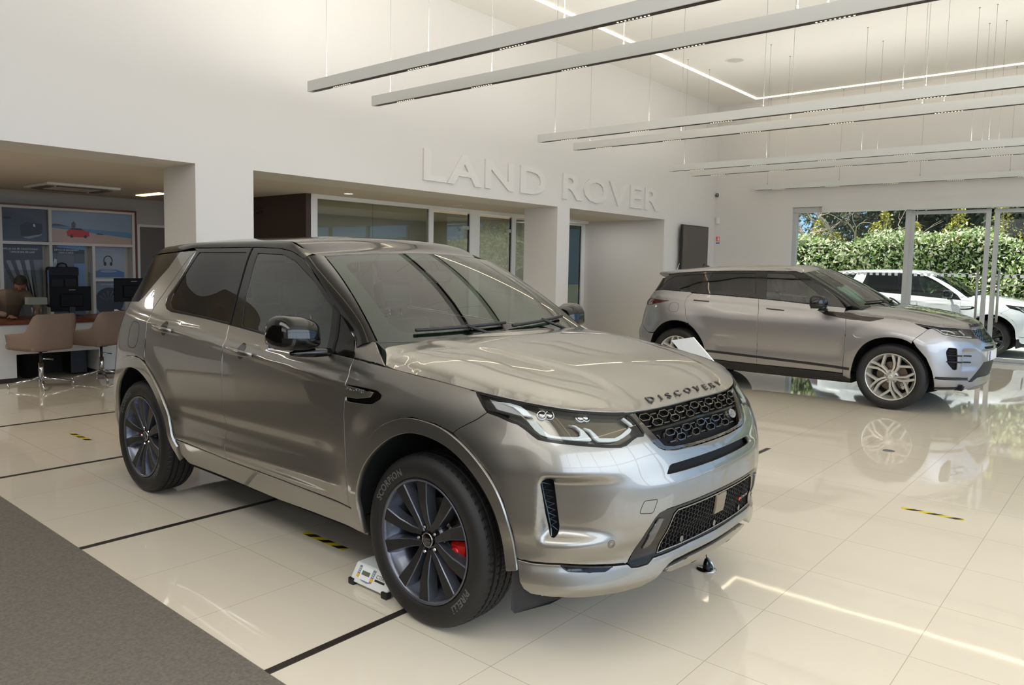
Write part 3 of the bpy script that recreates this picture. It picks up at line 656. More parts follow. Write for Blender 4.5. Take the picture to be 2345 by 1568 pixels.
        hd=(.39,-.118,.639,1.606,-.028); bs=(1.09,-.16,.812,1.168,.010); ROOF=BLK if P is not WHITEP else P; PIL=ROOF; hz=[(.9,1.202),(1.05,1.197),(1.3,1.187),(1.6,1.150),(1.85,1.105),(2.0,1.060),(2.08,1.025),(2.14,.992),(2.3,.93)]; ha=.055; xt=-2.12
        hoodback=[(.962,.800),(.99,.70),(1.03,.50),(1.06,.28),(1.07,0)]
        pil=[(.206,1.562),(.35,1.490),(.514,1.390),(.664,1.287),(.794,1.190),(.842,1.150)]
    else:
        FAo=[(.915,.30),(.924,.409),(.962,.573),(1.048,.718),(1.180,.802),(1.338,.829),(1.476,.814),(1.595,.742),(1.697,.620),(1.755,.484),(1.776,.374),(1.778,.33)]
        RAo=[(-.905,.33),(-.905,.42),(-.911,.521),(-.964,.641),(-1.069,.771),(-1.179,.838),(-1.346,.859),(-1.50,.822),(-1.63,.730),(-1.72,.60),(-1.76,.48),(-1.775,.36)]
        Acut=[(.800,1.075),(.835,1.0),(.848,.867),(.842,.70),(.839,.626),(.827,.36)]
        Bcut=[(-.258,1.185),(-.225,1.05),(-.212,.910),(-.212,.650),(-.219,.36)]
        Rcut=[(-1.145,.828),(-1.198,.949),(-1.235,1.096),(-1.223,1.171),(-1.165,1.218)]
        hoodU=[(0,.935),(.25,.935),(.456,.937),(.62,.945),X(2.029,.952),X(1.86,.962),X(1.715,.977),X(1.547,.996),X(1.46,1.022),X(1.355,1.033),X(1.263,1.030),X(1.18,1.026)]
        FAo=chk(FAo); RAo=chk(RAo)
        # clamshell bonnet reaches back to the mirror
        fender=XL([(.800,1.066),(1.0,1.050),(1.18,1.026),(1.263,1.030),(1.355,1.033),(1.46,1.022),(1.547,.996),(1.70,.935),(1.60,.845),(1.56,.80)]+[p for p in FAo[::-1] if p[0]<1.56]+[(.90,.30),(.83,.33)]+Acut[::-1][1:-1])
        fen=pn('front_fender',fender)
        bl=rnd(XL([(.484,1.083),(.60,1.030),(.863,.997),(1.103,.986),(1.245,1.029),(1.0,1.045),(.79,1.070)]),.008)
        fd=pn('front_door',XL([(.800,1.122),(.772,1.128),(.399,1.147),(.1,1.168),(-.258,1.188)]+Bcut[1:]+[(.827,.36)]+Acut[::-1][1:-1]+[(.80,1.075)]))
        rd=pn('rear_door',XL(Bcut[::-1]+[(-.258,1.188),(-.7,1.208),(-1.165,1.224)]+Rcut[::-1][1:]+[p for p in RAo[::-1] if p[0]>-1.14]+[(-.89,.37),(-.5,.362)]))
        pn('side_blade',bl,mat('satin_dark_blade',(52,46,40),.25,.7,.6),off=.006,lip=.01)
        for mir in (False,True): b=MB(); ribbon(b,W,XL([(-.895,.476),(-.5,.464),(0,.450),(.5,.436),(.905,.420)]),.030,.006,.01,mir=mir); b.build('side_moulding',BPL,root)
        pn('sill',XL([(-.89,.362),(-.219,.352),(.827,.352),(.90,.30),(.90,.26),(.5,.235),(-.5,.235),(-.89,.27)]),BPL)
        qp=pn('rear_quarter_panel',XL(Rcut[1:]+[(-1.192,1.236),(-1.682,1.252),(-1.93,1.228),(-1.98,1.135),(-1.90,1.125),(-1.485,1.110),(-1.726,1.058),(-1.88,1.03),(-2.02,1.03),(-2.02,.78),(-1.80,.66),(-1.69,.66)]+[p for p in RAo[::-1] if -1.67<p[0]<-1.15]+[(-1.145,.828)]))
        pn('tail_lamp',[X(-1.485,1.112),X(-1.90,1.127),(ub-.4,1.10),(ub-.4,1.03),X(-1.88,1.03),X(-1.726,1.058)],TAIL,bulge=.01)
        pn('rear_bumper',XL([(-1.775,.36),(-1.755,.50),(-1.69,.65),(-1.80,.655),(-2.02,.775)])+[(ub,.74),(ub,.32)],lip=.01)
        pn('tailgate',[X(-2.02,1.03),X(-2.02,.78),(ub,.745),(ub,1.20),X(-1.93,1.225),X(-1.98,1.135),(ub-.4,1.105),(ub-.4,1.03)],lip=.01)
        fro=XL([(.800,1.126),(.399,1.151),(.1,1.172),(-.258,1.192),(-.7,1.212),(-1.192,1.232),(-1.682,1.256),(-1.93,1.236),(-1.90,1.33),(-1.78,1.44),(-1.62,1.475),(-1.459,1.492),(-.968,1.522),(-.45,1.538),(.133,1.543),(.208,1.522),(.42,1.40),(.60,1.29),(.72,1.205)])
        gR=rnd(XL([(-.946,1.497),(-.368,1.509),(-.300,1.205),(-.962,1.232),(-1.001,1.328),(-.982,1.403)]),.015)
        gQ=rnd(XL([(-1.766,1.272),(-1.70,1.37),(-1.557,1.440),(-1.04,1.486),(-1.078,1.363),(-1.16,1.245),(-1.682,1.263)]),.015)
        gF=rnd(XL([(-.222,1.516),(.094,1.512),(.225,1.437),(.409,1.316),(.56,1.20),(.60,1.145),(.394,1.165),(-.162,1.196)]),.015)
        pn('window_frame',fro,BLK,holes=[gR,gF,gQ],off=-.003,lip=.01,gap=.001)
        pn('rear_side_window',gR,PRV,off=-.007,lip=0,gap=0); pn('front_side_window',gF,SDG,off=-.007,lip=0,gap=0); pn('quarter_window',gQ,PRV,off=-.007,lip=0,gap=0)
        pn('rear_window',[X(-1.93,1.236),(ub,1.205),(ub,1.40),X(-1.80,1.42),X(-1.90,1.33)],BLK,off=-.003,lip=.01)
        topR=[(-1.82,1.47),(-1.62,1.478),(-1.459,1.495),(-.968,1.525),(-.45,1.541),(.133,1.546),(.208,1.525)]
        Ez=[(-1.86,1.475),(-1.75,1.487),(-1.5,1.510),(-1.0,1.555),(-.5,1.575),(-.1,1.580),(.1,1.572),(.22,1.545),(.27,1.52)]
        zc=[(-2.05,1.475),(-1.9,1.505),(-1.5,1.565),(-1.0,1.603),(-.5,1.624),(0,1.628),(.2,1.615),(.33,1.585)]
        hd=(.335,-.11,.60,1.582,-.055); bs=(1.13,-.22,.80,1.145,.0); ROOF=P; PIL=BLK; hz=[(.9,1.150),(1.05,1.15),(1.3,1.135),(1.6,1.095),(1.85,1.040),(2.0,.990),(2.08,.955),(2.15,.925),(2.3,.87)]; ha=.03; xt=-1.80
        hoodback=[(.915,.795),(.97,.68),(1.04,.48),(1.09,.25),(1.105,0)]
        pil=[(.208,1.522),(.32,1.462),(.42,1.40),(.60,1.29),(.72,1.205),(.80,1.130)]
    # ---------------- bonnet
    ho=[tuple(W.at(np.array([u]),np.array([z]))[0]) for u,z in hoodU]; 
    if not D: ho=ho+[tuple(W.at(np.array([W.ux(x)]),np.array([z]))[0]) for x,z in ((1.0,1.052),(.80,1.072))]
    side_end=ho[-1]; out3=np.array(dens(rnd([tuple(q) for q in [h for h in ho]],.0,1,False),.02,False)) if 0 else None
    cur=np.array(ho); tt=np.concatenate([[0],np.cumsum(np.linalg.norm(np.diff(cur,axis=0),axis=1))]); fine=spline(tt,cur,np.linspace(0,tt[-1],160)); _k=np.exp(-.5*(np.arange(-8,9)/4.)**2); _k/=_k.sum(); _p=np.concatenate([fine[8:0:-1]*[1,-1,1],fine,2*fine[-1]-fine[-2:-10:-1]]); fine=np.stack([np.convolve(_p[:,c],_k,'valid') for c in range(3)],1)
    if D: tri=[(1.02,.835,1.135),(.962,.800,1.181)]
    else: tri=[(.83,.825,1.12),(.915,.795,1.15)]
    fine=np.concatenate([fine,np.array([np.array(fine[-1])*(1-k/6)+np.array(tri[0])*k/6 for k in range(1,7)]),np.array([np.array(tri[0])*(1-k/6)+np.array(tri[1])*k/6 for k in range(1,7)])])
    hzx=np.array([p[0] for p in hz]); hzz=np.array([p[1] for p in hz])
    def Zs(x,y):
        z=pchip(hzx,hzz,x)-ha*y*y
        yy=abs(y); edge=.60-.16*sm(1.0,2.1,x)
        z=z+.010*(1-sm(edge-.05,edge+.035,yy))*(1-sm(1.9,2.08,x))*sm(.9,1.1,x)
        xb=1.19+.35*yy*0-.25*(yy/.55)**2
        z=z-.012*np.exp(-((x-xb-.0)/.035)**2)*(yy<.60)*(1-sm(.40,.58,yy))*sm(.0,1,1.0)
        return z
    fo=fine[:,:2]; fe=fine[:,2]-Zs(fine[:,0],fine[:,1]); _k2=np.exp(-.5*(np.arange(-20,21)/9.)**2); _k2/=_k2.sum(); fe=np.concatenate([np.convolve(np.pad(fe[:160],20,'edge'),_k2,'valid'),fe[160:]]); rho=.10+.22*np.clip(np.linspace(-.25,1.9,len(fine)),0,1)
    def Hf(x,y):
        sh=x.shape; p=np.stack([x.ravel(),abs(y).ravel()],1); d=np.linalg.norm(p[:,None]-fo[None],axis=2); k=d.argmin(1)
        w=np.exp(-(d-d.min(1)[:,None])**2/(2*.05**2)); w/=w.sum(1)[:,None]; e=w@fe; rh=w@rho
        s_=np.clip(d.min(1)/rh,0,1); z=Zs(p[:,0],p[:,1])+e*(1-np.sqrt(np.clip(1-(1-s_)**2,0,1)))
        return np.stack([x,y,z.reshape(sh)],-1)
    H=Fn(Hf)
    half_=[tuple(p[:2]) for p in fine]+[p for p in hoodback[1:-1]]
    hoodp=[tuple(p) for p in half_]+[(hoodback[-1][0],0)]+[(x,-y) for x,y in half_[::-1][:-1]]
    panel('bonnet',H,hoodp,P,root,res=.024 if detail>1 else .04,side='sym',lip=.02,gap=.0042)
    if D:
        pn('cowl_panel',XL([(.864,1.107),(1.076,1.092),(.985,1.150),(.93,1.184),(.80,1.184)]),off=-.001,gap=.002)
    # ---------------- windscreen, pillars, roof
    Lv=.80; bw=.8
    def Wf(a,b):
        v=a/Lv; t=b/bw
        B=np.stack([bs[0]+bs[1]*t*t,bs[2]*t,bs[3]+bs[4]*t*t],-1); Q=np.stack([hd[0]+hd[1]*t*t,hd[2]*t,hd[3]+hd[4]*t*t],-1)
        v_=v[...,None]; return B*(1-v_)+Q*v_+np.array([.55,0,.83])*(.025*4*v*(1-v))[...,None]
    WS=Fn(Wf,-1)
    WS.sg*=1 if WS.normal(np.array([.4]),np.array([0.]))[0,2]>0 else -1
    panel('windscreen',WS,[(.0,-bw*.992),(.0,bw*.992),(Lv,bw*.992),(Lv,-bw*.992)],WSG,root,res=.04,side='sym',lip=0,gap=0)
    bd=rnd([(.0,-bw*.99),(Lv*.995,-bw*.99),(Lv*.995,bw*.99),(.0,bw*.99)],.01); bi=rnd([(.07,-bw*.86),(Lv*.90,-bw*.90),(Lv*.90,bw*.90),(.07,bw*.86)],.09,8)
    panel('windscreen_surround',WS,bd,mat('black_frit',(16,15,14),.35),root,holes=[bi],off=-.004,res=.03,side='sym',lip=0,gap=0)
    wsE=[tuple(Wf(np.array([Lv*(1-k/6)]),np.array([bw]))[0]) for k in range(7)]
    fl=np.array([1,-1,1.]); pilW=[tuple(W.at(np.array([W.ux(x)]),np.array([z]))[0]) for x,z in pil]
    G=loft(pilW,wsE,.016,(.25,.6,.75),24,9); MB().grid(G,True,False).build('windscreen_pillar',PIL,root); MB().grid(G*fl,True,True).build('windscreen_pillar',PIL,root)
    ex=np.array([p[0] for p in Ez]); ez=np.array([p[1] for p in Ez]); ys=np.array([W.at(np.array([W.ux(x)]),np.array([z]))[0] for x,z in Ez]); zx=np.array([p[0] for p in zc]); zz=np.array([p[1] for p in zc])
    def Rf(a,b):
        # a: 0 (header) .. 1 (tail) ; b: -1..1
        t=np.clip(b,-1,1); xh=(hd[0]+hd[1]*t*t); xe=xt+(.16 if D else .10)*np.abs(t)**3; x=xh+(xe-xh)*a
        ye=pchip(ys[:,0],ys[:,1],np.clip(x,ys[0,0],ys[-1,0])); ze=pchip(ex,ez,np.clip(x,ex[0],ex[-1])); zm=pchip(zx,zz,x)
        # keep the front edge on the windscreen header
        k=1-sm(0,.12,a); y=t*ye*(1-k)+t*np.minimum(ye,hd[2]+.045*0+.0)*k
        z=ze+(zm-ze)*np.maximum(0,1-np.abs(t)**2.3)**(.80)
        zh=hd[3]+hd[4]*t*t; z=z*(1-k)+zh*k+(-(k*(1-k))*.0)
        return np.stack([x,y,z],-1)
    n_,m_=60,33; aa,bb=np.meshgrid(np.linspace(0,1,n_),np.sin(np.linspace(-1,1,m_)*PI/2),indexing='ij'); G=Rf(aa,bb)
    b=MB(); b.grid(G,True,False); rf=b.build('roof',ROOF,root)
    # rail between roof edge and door frame
    lo=[tuple(W.at(np.array([W.ux(x)]),np.array([z]))[0]) for x,z in topR[::-1]]; hi=[tuple(G[i,-1]) for i in range(0,n_,4)]+[tuple(G[-1,-1])]
    def res3(L,xs):
        L=np.array(sorted(L,key=lambda p:p[0])); return np.stack([pchip(L[:,0],L[:,k],np.clip(xs,L[0,0],L[-1,0])) for k in range(3)],-1)
    xs=np.linspace(max(min(p[0] for p in lo),min(p[0] for p in hi)),min(max(p[0] for p in lo),max(p[0] for p in hi)),50)
    A_,B_=res3(lo,xs),res3(hi,xs); G2=np.stack([A_*(1-s_)+B_*s_+np.array([0,.6,.6])*.006*4*s_*(1-s_) for s_ in np.linspace(0,1,6)],1)
    MB().grid(G2,True,True).build('roof_rail',ROOF,root); MB().grid(G2*fl,True,False).build('roof_rail',ROOF,root)
    # spoiler
    sp=[]; 
    for t in np.linspace(-1,1,25):
        q=Rf(np.array([1.]),np.array([t]))[0]; tip=q+np.array([-.10 if D else -.12,0,-.012 if D else -.01]); sp.append([q+[.02,0,.003],tip,tip+[.01,0,-.025],q+[.02 if D else .05,0,-.06 if D else -.11]])
    sp=np.array(sp); b=MB(); b.grid(sp,False,False); b.add(sp[0].tolist(),[[0,1,2,3]]); b.add(sp[-1].tolist(),[[3,2,1,0]]); b.build('rear_spoiler',ROOF,root)
    q=Rf(np.array([.80]),np.array([0.]))[0]; b=MB(); b.add([(q[0]+.09,0,q[2]-.01),(q[0]-.07,-.022,q[2]-.01),(q[0]-.07,.022,q[2]-.01),(q[0]-.06,0,q[2]+.05),(q[0]-.03,0,q[2]+.045)],[[0,1,4],[0,4,2],[1,2,3],[1,3,4],[4,3,2]]); b.build('roof_antenna',BLK,root)
    # ---------------- dark inner shell, floor, arches
    shell=XL([(1.95,.30),(1.95,.90),(1.5,1.02),(.9,1.02),(.3,1.10),(-.9,1.15),(-1.9,1.12),(-1.95,.35)]);
    holes=[XL([(half+.45*math.cos(a),max(.30,.40+.45*math.sin(a))) for a in np.linspace(-.3,PI+.3,24)][::-1])] if 0 else []
    arcF=[(half+.02+.46*math.cos(a),.40+.46*math.sin(a)) for a in np.linspace(0,PI,20)]; arcR=[(-half-.02+.46*math.cos(a),.40+.46*math.sin(a)) for a in np.linspace(0,PI,20)]
    low=[(1.93,.30)]+[(x,z) for x,z in arcF]+[(.86,.30),(-.86,.30)]+[(x,z) for x,z in arcR]+[(-1.93,.34)]
    upp=[(-1.95,1.12),(-.9,1.12),(0,1.08),(.8,1.03),(1.3,.98),(1.6,.90),(1.93,.80)]
    pn('inner_shell',XL(low+upp),DARK,off=-.035,lip=0,gap=0,res=.06)
    b=MB(); b.box((-1.95,-.78,.26),(-half-.44,.78,.34)); b.box((-half+.44,-.80,.24),(half-.44,.80,.34)); b.box((half+.44,-.70,.27),(2.02,.70,.33)); b.box((-2.0,-.55,.28),(2.0,.55,.40)); b.build('underbody',DARK,root)
    for xw in (half,-half):
        for sg in (-1,1):
            b=MB(); V=[];F=[]; n=24
            for i in range(n+1):
                a=-.05+(PI+.1)*i/n; cx=xw+(.02 if xw>0 else -.02)
                for yy,r in ((.955,.447),(.90,.462),(.52,.462)):
                    px_,pz_=cx+r*math.cos(a),max(.31,.40+r*math.sin(a)); yb=W.at(np.array([W.ux(px_)]),np.array([pz_]))[0,1]-.012; V.append((px_,sg*min(yy,yb),pz_))
            for i in range(n):
                for k in range(2): q=[i*3+k,(i+1)*3+k,(i+1)*3+k+1,i*3+k+1]; F.append(q if sg>0 else q[::-1])
            b.add(V,F,True); b.add([(xw-.44,sg*.52,.30),(xw+.44,sg*.52,.30),(xw+.44,sg*.52,.87),(xw-.44,sg*.52,.87)],[[0,1,2,3]]); b.build('wheel_arch_liner',DARK,root)
    # ---------------- wheels
    tr=.8125
    st=0.0
    for xw in (half,-half):
        for sg in (-1,1):
            wheel_at(root,xw,sg*tr,R_,sg,wstyle,0)
            caliper(root,xw,sg*(tr+.0),R_,sg,RED if wstyle=='D' and P is not WHITEP else SAT,-.38 if xw>0 else PI-.1)
    # ---------------- cabin
    cab=-.35
    for sy in (-.37,.37): seat(root,.12 if D else .02,sy,SEAT)
    b=MB(); b.box((-1.15,-.62,.48),(-.65,.62,.68)); b.box((-.09,-.62,.0),(.09,.62,.62),T(-1.12,0,.62,0,-.3,0)); rs_=b.build('rear_bench',SEAT,root,bevel=.05)
    for y_ in (-.42,0,.42):
        b=MB(); b.box((-.05,-.12,.64),(.05,.12,.80),T(-1.12,y_,.62,0,-.3,0)); b.build('rear_headrest',SEAT,rs_,bevel=.035)
    b=MB(); b.box((.55,-.74,.86),(.98,.74,1.06)); b.box((.50,-.12,.5),(.80,.12,.9)); b.box((-.25,-.13,.5),(.52,.13,.72)); b.box((.56,.18,1.03),(.80,.56,1.11)); ds=b.build('dashboard',INT,root,bevel=.05,seg=3)
    Ms=T(.44,.37,.98,0,-.42,0); b=MB(); b.tube([Ms@Vector((0,.185*math.cos(a),.185*math.sin(a))) for a in np.linspace(0,2*PI,40,endpoint=False)],.016,10,True); b.tube([Ms@Vector((0,-.18,0)),Ms@Vector((0,.18,0))],.018,8); b.tube([Ms@Vector((0,0,-.18)),Ms@Vector((.02,0,0))],.018,8); b.lathe([(0,-.03),(.07,-.03),(.08,0),(.07,.02),(0,.02)],20,Ms@T(0,0,0,0,-PI/2,0)); b.build('steering_wheel',BPL,root)
    b=MB(); b.box((-.02,-.12,-.035),(.02,.12,.035)); rm=b.build('rear_view_mirror',BPL,root,bevel=.02); rm.location=(hd[0]+.07,0,hd[3]-.13)
    b=MB(); b.box((-1.9,-.70,.36),(.95,.70,.42)); b.box((-1.9,-.60,.36),(-1.60,.60,1.05)); b.box((.92,-.70,.36),(.98,.70,1.02)); b.build('cabin_floor',DARK,root)
    aa,bb=np.meshgrid(np.linspace(.06,.97,20),np.linspace(-.93,.93,13),indexing='ij'); G=Rf(aa,bb)-np.array([0,0,.045]); b=MB(); b.grid(G,True,True); b.build('headlining',LIN,root)
    # ---------------- door mirrors, handles
    if D:
        for s_ in ('right','left'): mirror_housing(root,W,.640,1.135+.058,BLK,BLK,s_)
        hs=[((-.120,1.062),(.175,1.043),fd),((-1.005,1.128),(-.765,1.108),rd)]
    else:
        for s_ in ('right','left'): mirror_housing(root,W,.560,1.165,BLK,BLK,s_)
        hs=[((-.129,1.070),(.096,1.059),fd),((-1.116,1.132),(-.899,1.123),rd)]
    for (x0,z0),(x1,z1),door in hs:
        for k_,d_ in enumerate(door):
            b=MB(); n=9; 
            if D:
                x0_=x0-.13+.12*0; 
                V=[];F=[]
                xa,xb=(-.205,.060) if x0>-.5 else (-1.085,-.865); za,zb=(1.066,1.050) if x0>-.5 else (1.128,1.112)
                for i in range(15):
                    t=i/14; x=xa+(xb-xa)*t; z=za+(zb-za)*t; o=.004+.030*math.sin(PI*min(1,max(0,t)))**.35; hh=.012+.005*math.sin(PI*t)**.5
                    p=W.at(np.array([W.ux(x)]),np.array([z]))[0]
                    for j in range(10):
                        a=2*PI*j/10; V.append((p[0],(p[1]+o+.009*math.cos(a))*(1 if k_ else -1),p[2]+hh*math.sin(a)))
                for i in range(14):
                    for j in range(10): jj=(j+1)%10; q=[i*10+j,i*10+jj,(i+1)*10+jj,(i+1)*10+j]; F.append(q if k_ else q[::-1])
                F+=[list(range(10)),[140+j for j in range(9,-1,-1)]]; b.add(V,F,True); b.build('door_handle',P,d_)
                cxh=(xa+xb)/2
                cup=[(W.ux(cxh)+.038*math.cos(a),(za+zb)/2+.045*math.sin(a)) for a in np.linspace(0,2*PI,28,endpoint=False)]
                panel('handle_recess',W,cup,mat('recess_shade',(30,26,22),.25,.6,1) if P is not WHITEP else P,d_,off=.0012,res=.015,lip=0,gap=0,side='left' if k_ else 'right')  # flat disc on the door skin, the cup's shade put into its dark colour
            else:
                ribbon(b,W,XL([(x0,z0),(x1,z1)]),.013,.006,.008,mir=bool(k_)); b.build('door_handle',BPL,d_)
    fc=[X(-1.40,1.05)] if D else [X(-1.39,1.025)]
    f0=fc[0]; ring=[(f0[0]+(.085 if D else .075)*math.copysign(abs(math.cos(a))**.7,math.cos(a)),f0[1]+(.085 if D else .062)*math.copysign(abs(math.sin(a))**.7,math.sin(a))) for a in np.linspace(0,2*PI,36,endpoint=False)]
    b=MB(); ribbon(b,W,ring,.0035,.0006,.003,True); b.build('fuel_flap_seam',DARK,qp[0])
    # ---------------- front end
    def wiper(pts):
        b=MB(); b.tube(pts,.008,6); return b
    b=MB()
    for (b0,b1,a0,a1) in ((-.60,-.02,.055,.085),(.02,.62,.06,.09)):
        P_=[WS.at(np.array([a0+(a1-a0)*k/8]),np.array([b0+(b1-b0)*k/8]))[0]+np.array([.006,0,.020]) for k in range(9)]; b.tube(P_,.0095,6)
        b.tube([P_[4]+[0,0,.008],WS.at(np.array([-.02]),np.array([b1-.10]))[0]+np.array([.02,0,.012])],.009,6)
    b.build('wipers',BPL,root)
    b=MB(); G=np.array([[WS.at(np.array([.02]),np.array([t]))[0]+[0,0,-.006],WS.at(np.array([-.03]),np.array([t]))[0]+[.06,0,-.02],WS.at(np.array([-.03]),np.array([t]))[0]+[.12,0,-.06]] for t in np.linspace(-.8,.8,25)]); b.grid(G,True); b.build('scuttle_cover',BPL,root)
    if D: front_D(root,W,X,XL,pn,P,H,fine,Hf,FAo,FLo,qp)
    else: front_E(root,W,X,XL,pn,P,H,fine,Hf,FAo)
    return root
def honey(b,W,poly,pu,pz,w,off,dep,lo,hi,clipin=.004):
    """honeycomb lattice of flat-topped hexagons inside poly"""
    poly=[tuple(p) for p in poly]; seen=set(); (u0,z0),(u1,z1)=lo,hi
    nr=int((z1-z0)/pz)+2; nc=int((u1-u0)/pu)+2
    for r in range(nr):
        for c in range(nc):
            cu=u0+(c+.5*(r%2))*pu; cz=z0+r*pz
            hx=[(cu+pu*.33,cz),(cu+pu*.17,cz+pz),(cu-pu*.17,cz+pz),(cu-pu*.33,cz),(cu-pu*.17,cz-pz),(cu+pu*.17,cz-pz)]
            for i in range(6):
                a,c2=hx[i],hx[(i+1)%6]; k=tuple(sorted(((round(a[0],3),round(a[1],3)),(round(c2[0],3),round(c2[1],3)))))
                if k in seen: continue
                seen.add(k)
                if inpoly(np.array([a,c2]),poly).all(): ribbon(b,W,[a,c2],w,off,dep,dens_=False)
            # link to the next hexagon of the row
            a=(cu+pu*.33,cz); c2=(cu+pu*.67,cz)
            if inpoly(np.array([a,c2]),poly).all() : ribbon(b,W,[a,c2],w,off,dep,dens_=False)
def disc(b,S,u,z,r,off,n=20):
    c=np.array([(u+r*math.cos(a),z+r*math.sin(a)) for a in np.linspace(0,2*PI,n,endpoint=False)]); N=S.normal(c[:,0],c[:,1]); P=(S.at(c[:,0],c[:,1])+N*off)*[1,-1,1]; b.add(P.tolist(),[list(range(n))[::-1]])
def front_D(root,W,X,XL,pn,P,H,fine,Hf,FAo,FLo,qp):
    hl=[(1.331,1.038),(1.279,1.034),(1.17,1.025),(1.047,1.014),(.926,1.001),(.795,.987),(.668,.976),(.582,.969),(.539,.966),(.523,.952),(.503,.925),(.489,.897),(.498,.888),(.535,.889),(.566,.881),(.607,.866),(.637,.862),(.694,.866),(.784,.875),(.87,.884),(.971,.894),(1.005,.899),(1.03,.912),(1.06,.929),(1.098,.946),(1.141,.954),(1.191,.967),(1.246,.976),(1.274,.996),(1.306,1.022)]
    gri=[(0,.970),(.15,.970),(.376,.970),(.516,.969),(.53,.963),(.510,.944),(.491,.909),(.45,.857),(.424,.836),(.391,.823),(.328,.814),(.188,.808),(0,.805)]
    grin=[(0,.966),(.484,.9655),(.470,.940),(.402,.864),(.380,.840),(.319,.829),(.176,.822),(0,.819)]
    lgo=[(0,.602),(.151,.602),(.329,.600),(.418,.598),(.467,.588),(.491,.57),(.532,.519),(.603,.406)]
    duct=rnd([(.983,.736),(.967,.748),(.940,.751),(.934,.724),(.906,.56),(.910,.537),(.928,.522),(.943,.530),(.963,.611)],.008)
    slot=[(0,.763),(.219,.764),(.367,.763),(.383,.758),(.408,.734),(.289,.732),(0,.730)]
    half=gri[::-1][:7]+hl[11:28]+[(1.286,.944),(1.359,.902),(1.39,.878)]+XL([(1.572,.877),(1.669,.823),(1.766,.747),(1.828,.655),(1.865,.542),(1.878,.433)])+[(1.016,.426),(.9,.425),(.666,.409),(.603,.407)]+lgo[::-1][1:]
    bp=pn('front_bumper',symm(half),side='sym',holes=[symm(slot),duct,[(-u,z) for u,z in duct]],res=.015,lip=.02)[0]
    lp=[(0,.409),(.226,.412),(.392,.406),(.472,.404),(.503,.385),(.556,.383),(.587,.387),(.603,.402),(.666,.405),(.9,.421),(1.016,.422)]+XL([(1.880,.428),(1.890,.39)])+[(1.062,.345),(1.045,.318),(1.015,.302),(.946,.296),(.802,.292),(.646,.292),(.53,.297),(.45,.315),(.405,.345),(.375,.358),(.342,.366),(.228,.370),(0,.368)]
    sk=pn('bumper_skirt',symm(lp),side='sym',res=.015,lip=.03)[0]
    pn('front_splitter',symm([(0,.345),(.225,.347),(.36,.340),(.392,.322),(.35,.308),(.2,.302),(0,.300)]),side='sym',off=-.012,lip=.05)
    pn('intake_backing',symm([(0,.39),(.45,.39),(.45,.29),(0,.28)]),DARK,side='sym',off=-.05,lip=0,res=.05)
    pn('skirt_fog_slot',rnd([(.900,.421),(.888,.405),(.867,.394),(.710,.385),(.690,.392),(.670,.404)],.006),BLK,sk,off=.004,lip=.006,side='both')  # fog slot as a black panel on the skin, its dark depth only coloured
    pn('intake_surround',symm(lgo+[(.587,.387),(.556,.383),(.503,.385),(.472,.404),(.392,.406),(.226,.411),(0,.409)]),mat('surround_black',(12,10,9),.2,0,.22,.3),side='sym',holes=[symm([(0,.586),(.272,.585),(.353,.584),(.377,.570),(.451,.414),(.392,.417),(0,.419)])],off=-.004,lip=.03)
    mh=symm([(0,.590),(.272,.589),(.353,.588),(.380,.572),(.456,.410),(.392,.413),(0,.415)])
    lg=pn('lower_grille',mh,DARK,side='sym',off=-.05,lip=0,res=.04)[0]
    b=MB(); honey(b,W,mh,.050,.0098,.0032,-.010,.02,(-.48,.405),(.48,.60)); b.build('grille_mesh',BPL,lg)
    b=MB(); ribbon(b,W,symm([(0,.583),(.272,.582),(.350,.581),(.374,.567),(.446,.417),(.392,.420),(0,.422)]),.005,-.002,.012,True); b.build('mesh_frame',SAT,lg)
    for u in (.28,0,-.28):
        b=MB(); disc(b,W,u,.437,.013,-.004); b.build('parking_sensor',mat('sensor_grey',(96,92,86),.4),lg)
    pn('radar_cover',[(.045,.580),(-.050,.578),(-.046,.486),(.040,.486)],mat('radar_taupe',(112,102,86),.45),lg,side='right',off=.0,lip=.01)
    surf_text('trim_badge','R-DYNAMIC',W,lambda s,t:(-.285-s,.492+t),CHR,lg,.020,.004,1,1.0,off=-.002)
    b=MB(); ribbon(b,W,[(-.222,.492),(-.222,.506)],.010,.003,.004); b.build('badge_red_bar',RED,lg)
    # side pods of the lower intake
    for sg in (1,-1):
        b=MB(); q=[(.512,.515),(.470,.57),(.440,.565),(.490,.46),(.535,.45)]; q=[(sg*a,c) for a,c in q]
        panel('fog_lamp_pod',W,q if sg>0 else q[::-1],mat('pod_grey',(38,36,38),.15,0,1),root,off=.002,lip=.01,side='right')
    # duct fins
    db=pn('bumper_duct',[(.995,.76),(.925,.77),(.885,.54),(.925,.50),(.960,.52)],DARK,off=-.045,lip=0,side='both')
    for k,d in enumerate(db):
        b=MB(); pts=[]
        for i in range(16):
            z=.545+.185*i/15; c=.920+(z-.545)*.19; pts+= [(c-.008+(.026 if i%2 else 0),z)]
        ribbon(b,W,pts,.003,-.016,.006,mir=bool(k),dens_=False); ribbon(b,W,[(.938,.53),(.975,.735)],.004,-.010,.012,mir=bool(k)); b.build('duct_fin',mat('fin_grey',(70,84,94),.3,.5),d)
    # slot inside
    pn('slot_backing',symm([(0,.78),(.40,.78),(.43,.72),(0,.71)]),DARK,side='sym',off=-.04,lip=0,res=.05)
    b=MB(); ribbon(b,W,rnd([(.55,.652),(.48,.648),(.502,.601),(.514,.597),(.571,.605),(.568,.620)],.01),.0025,.0004,.003,True); b.build('towing_eye_seam',DARK,bp)
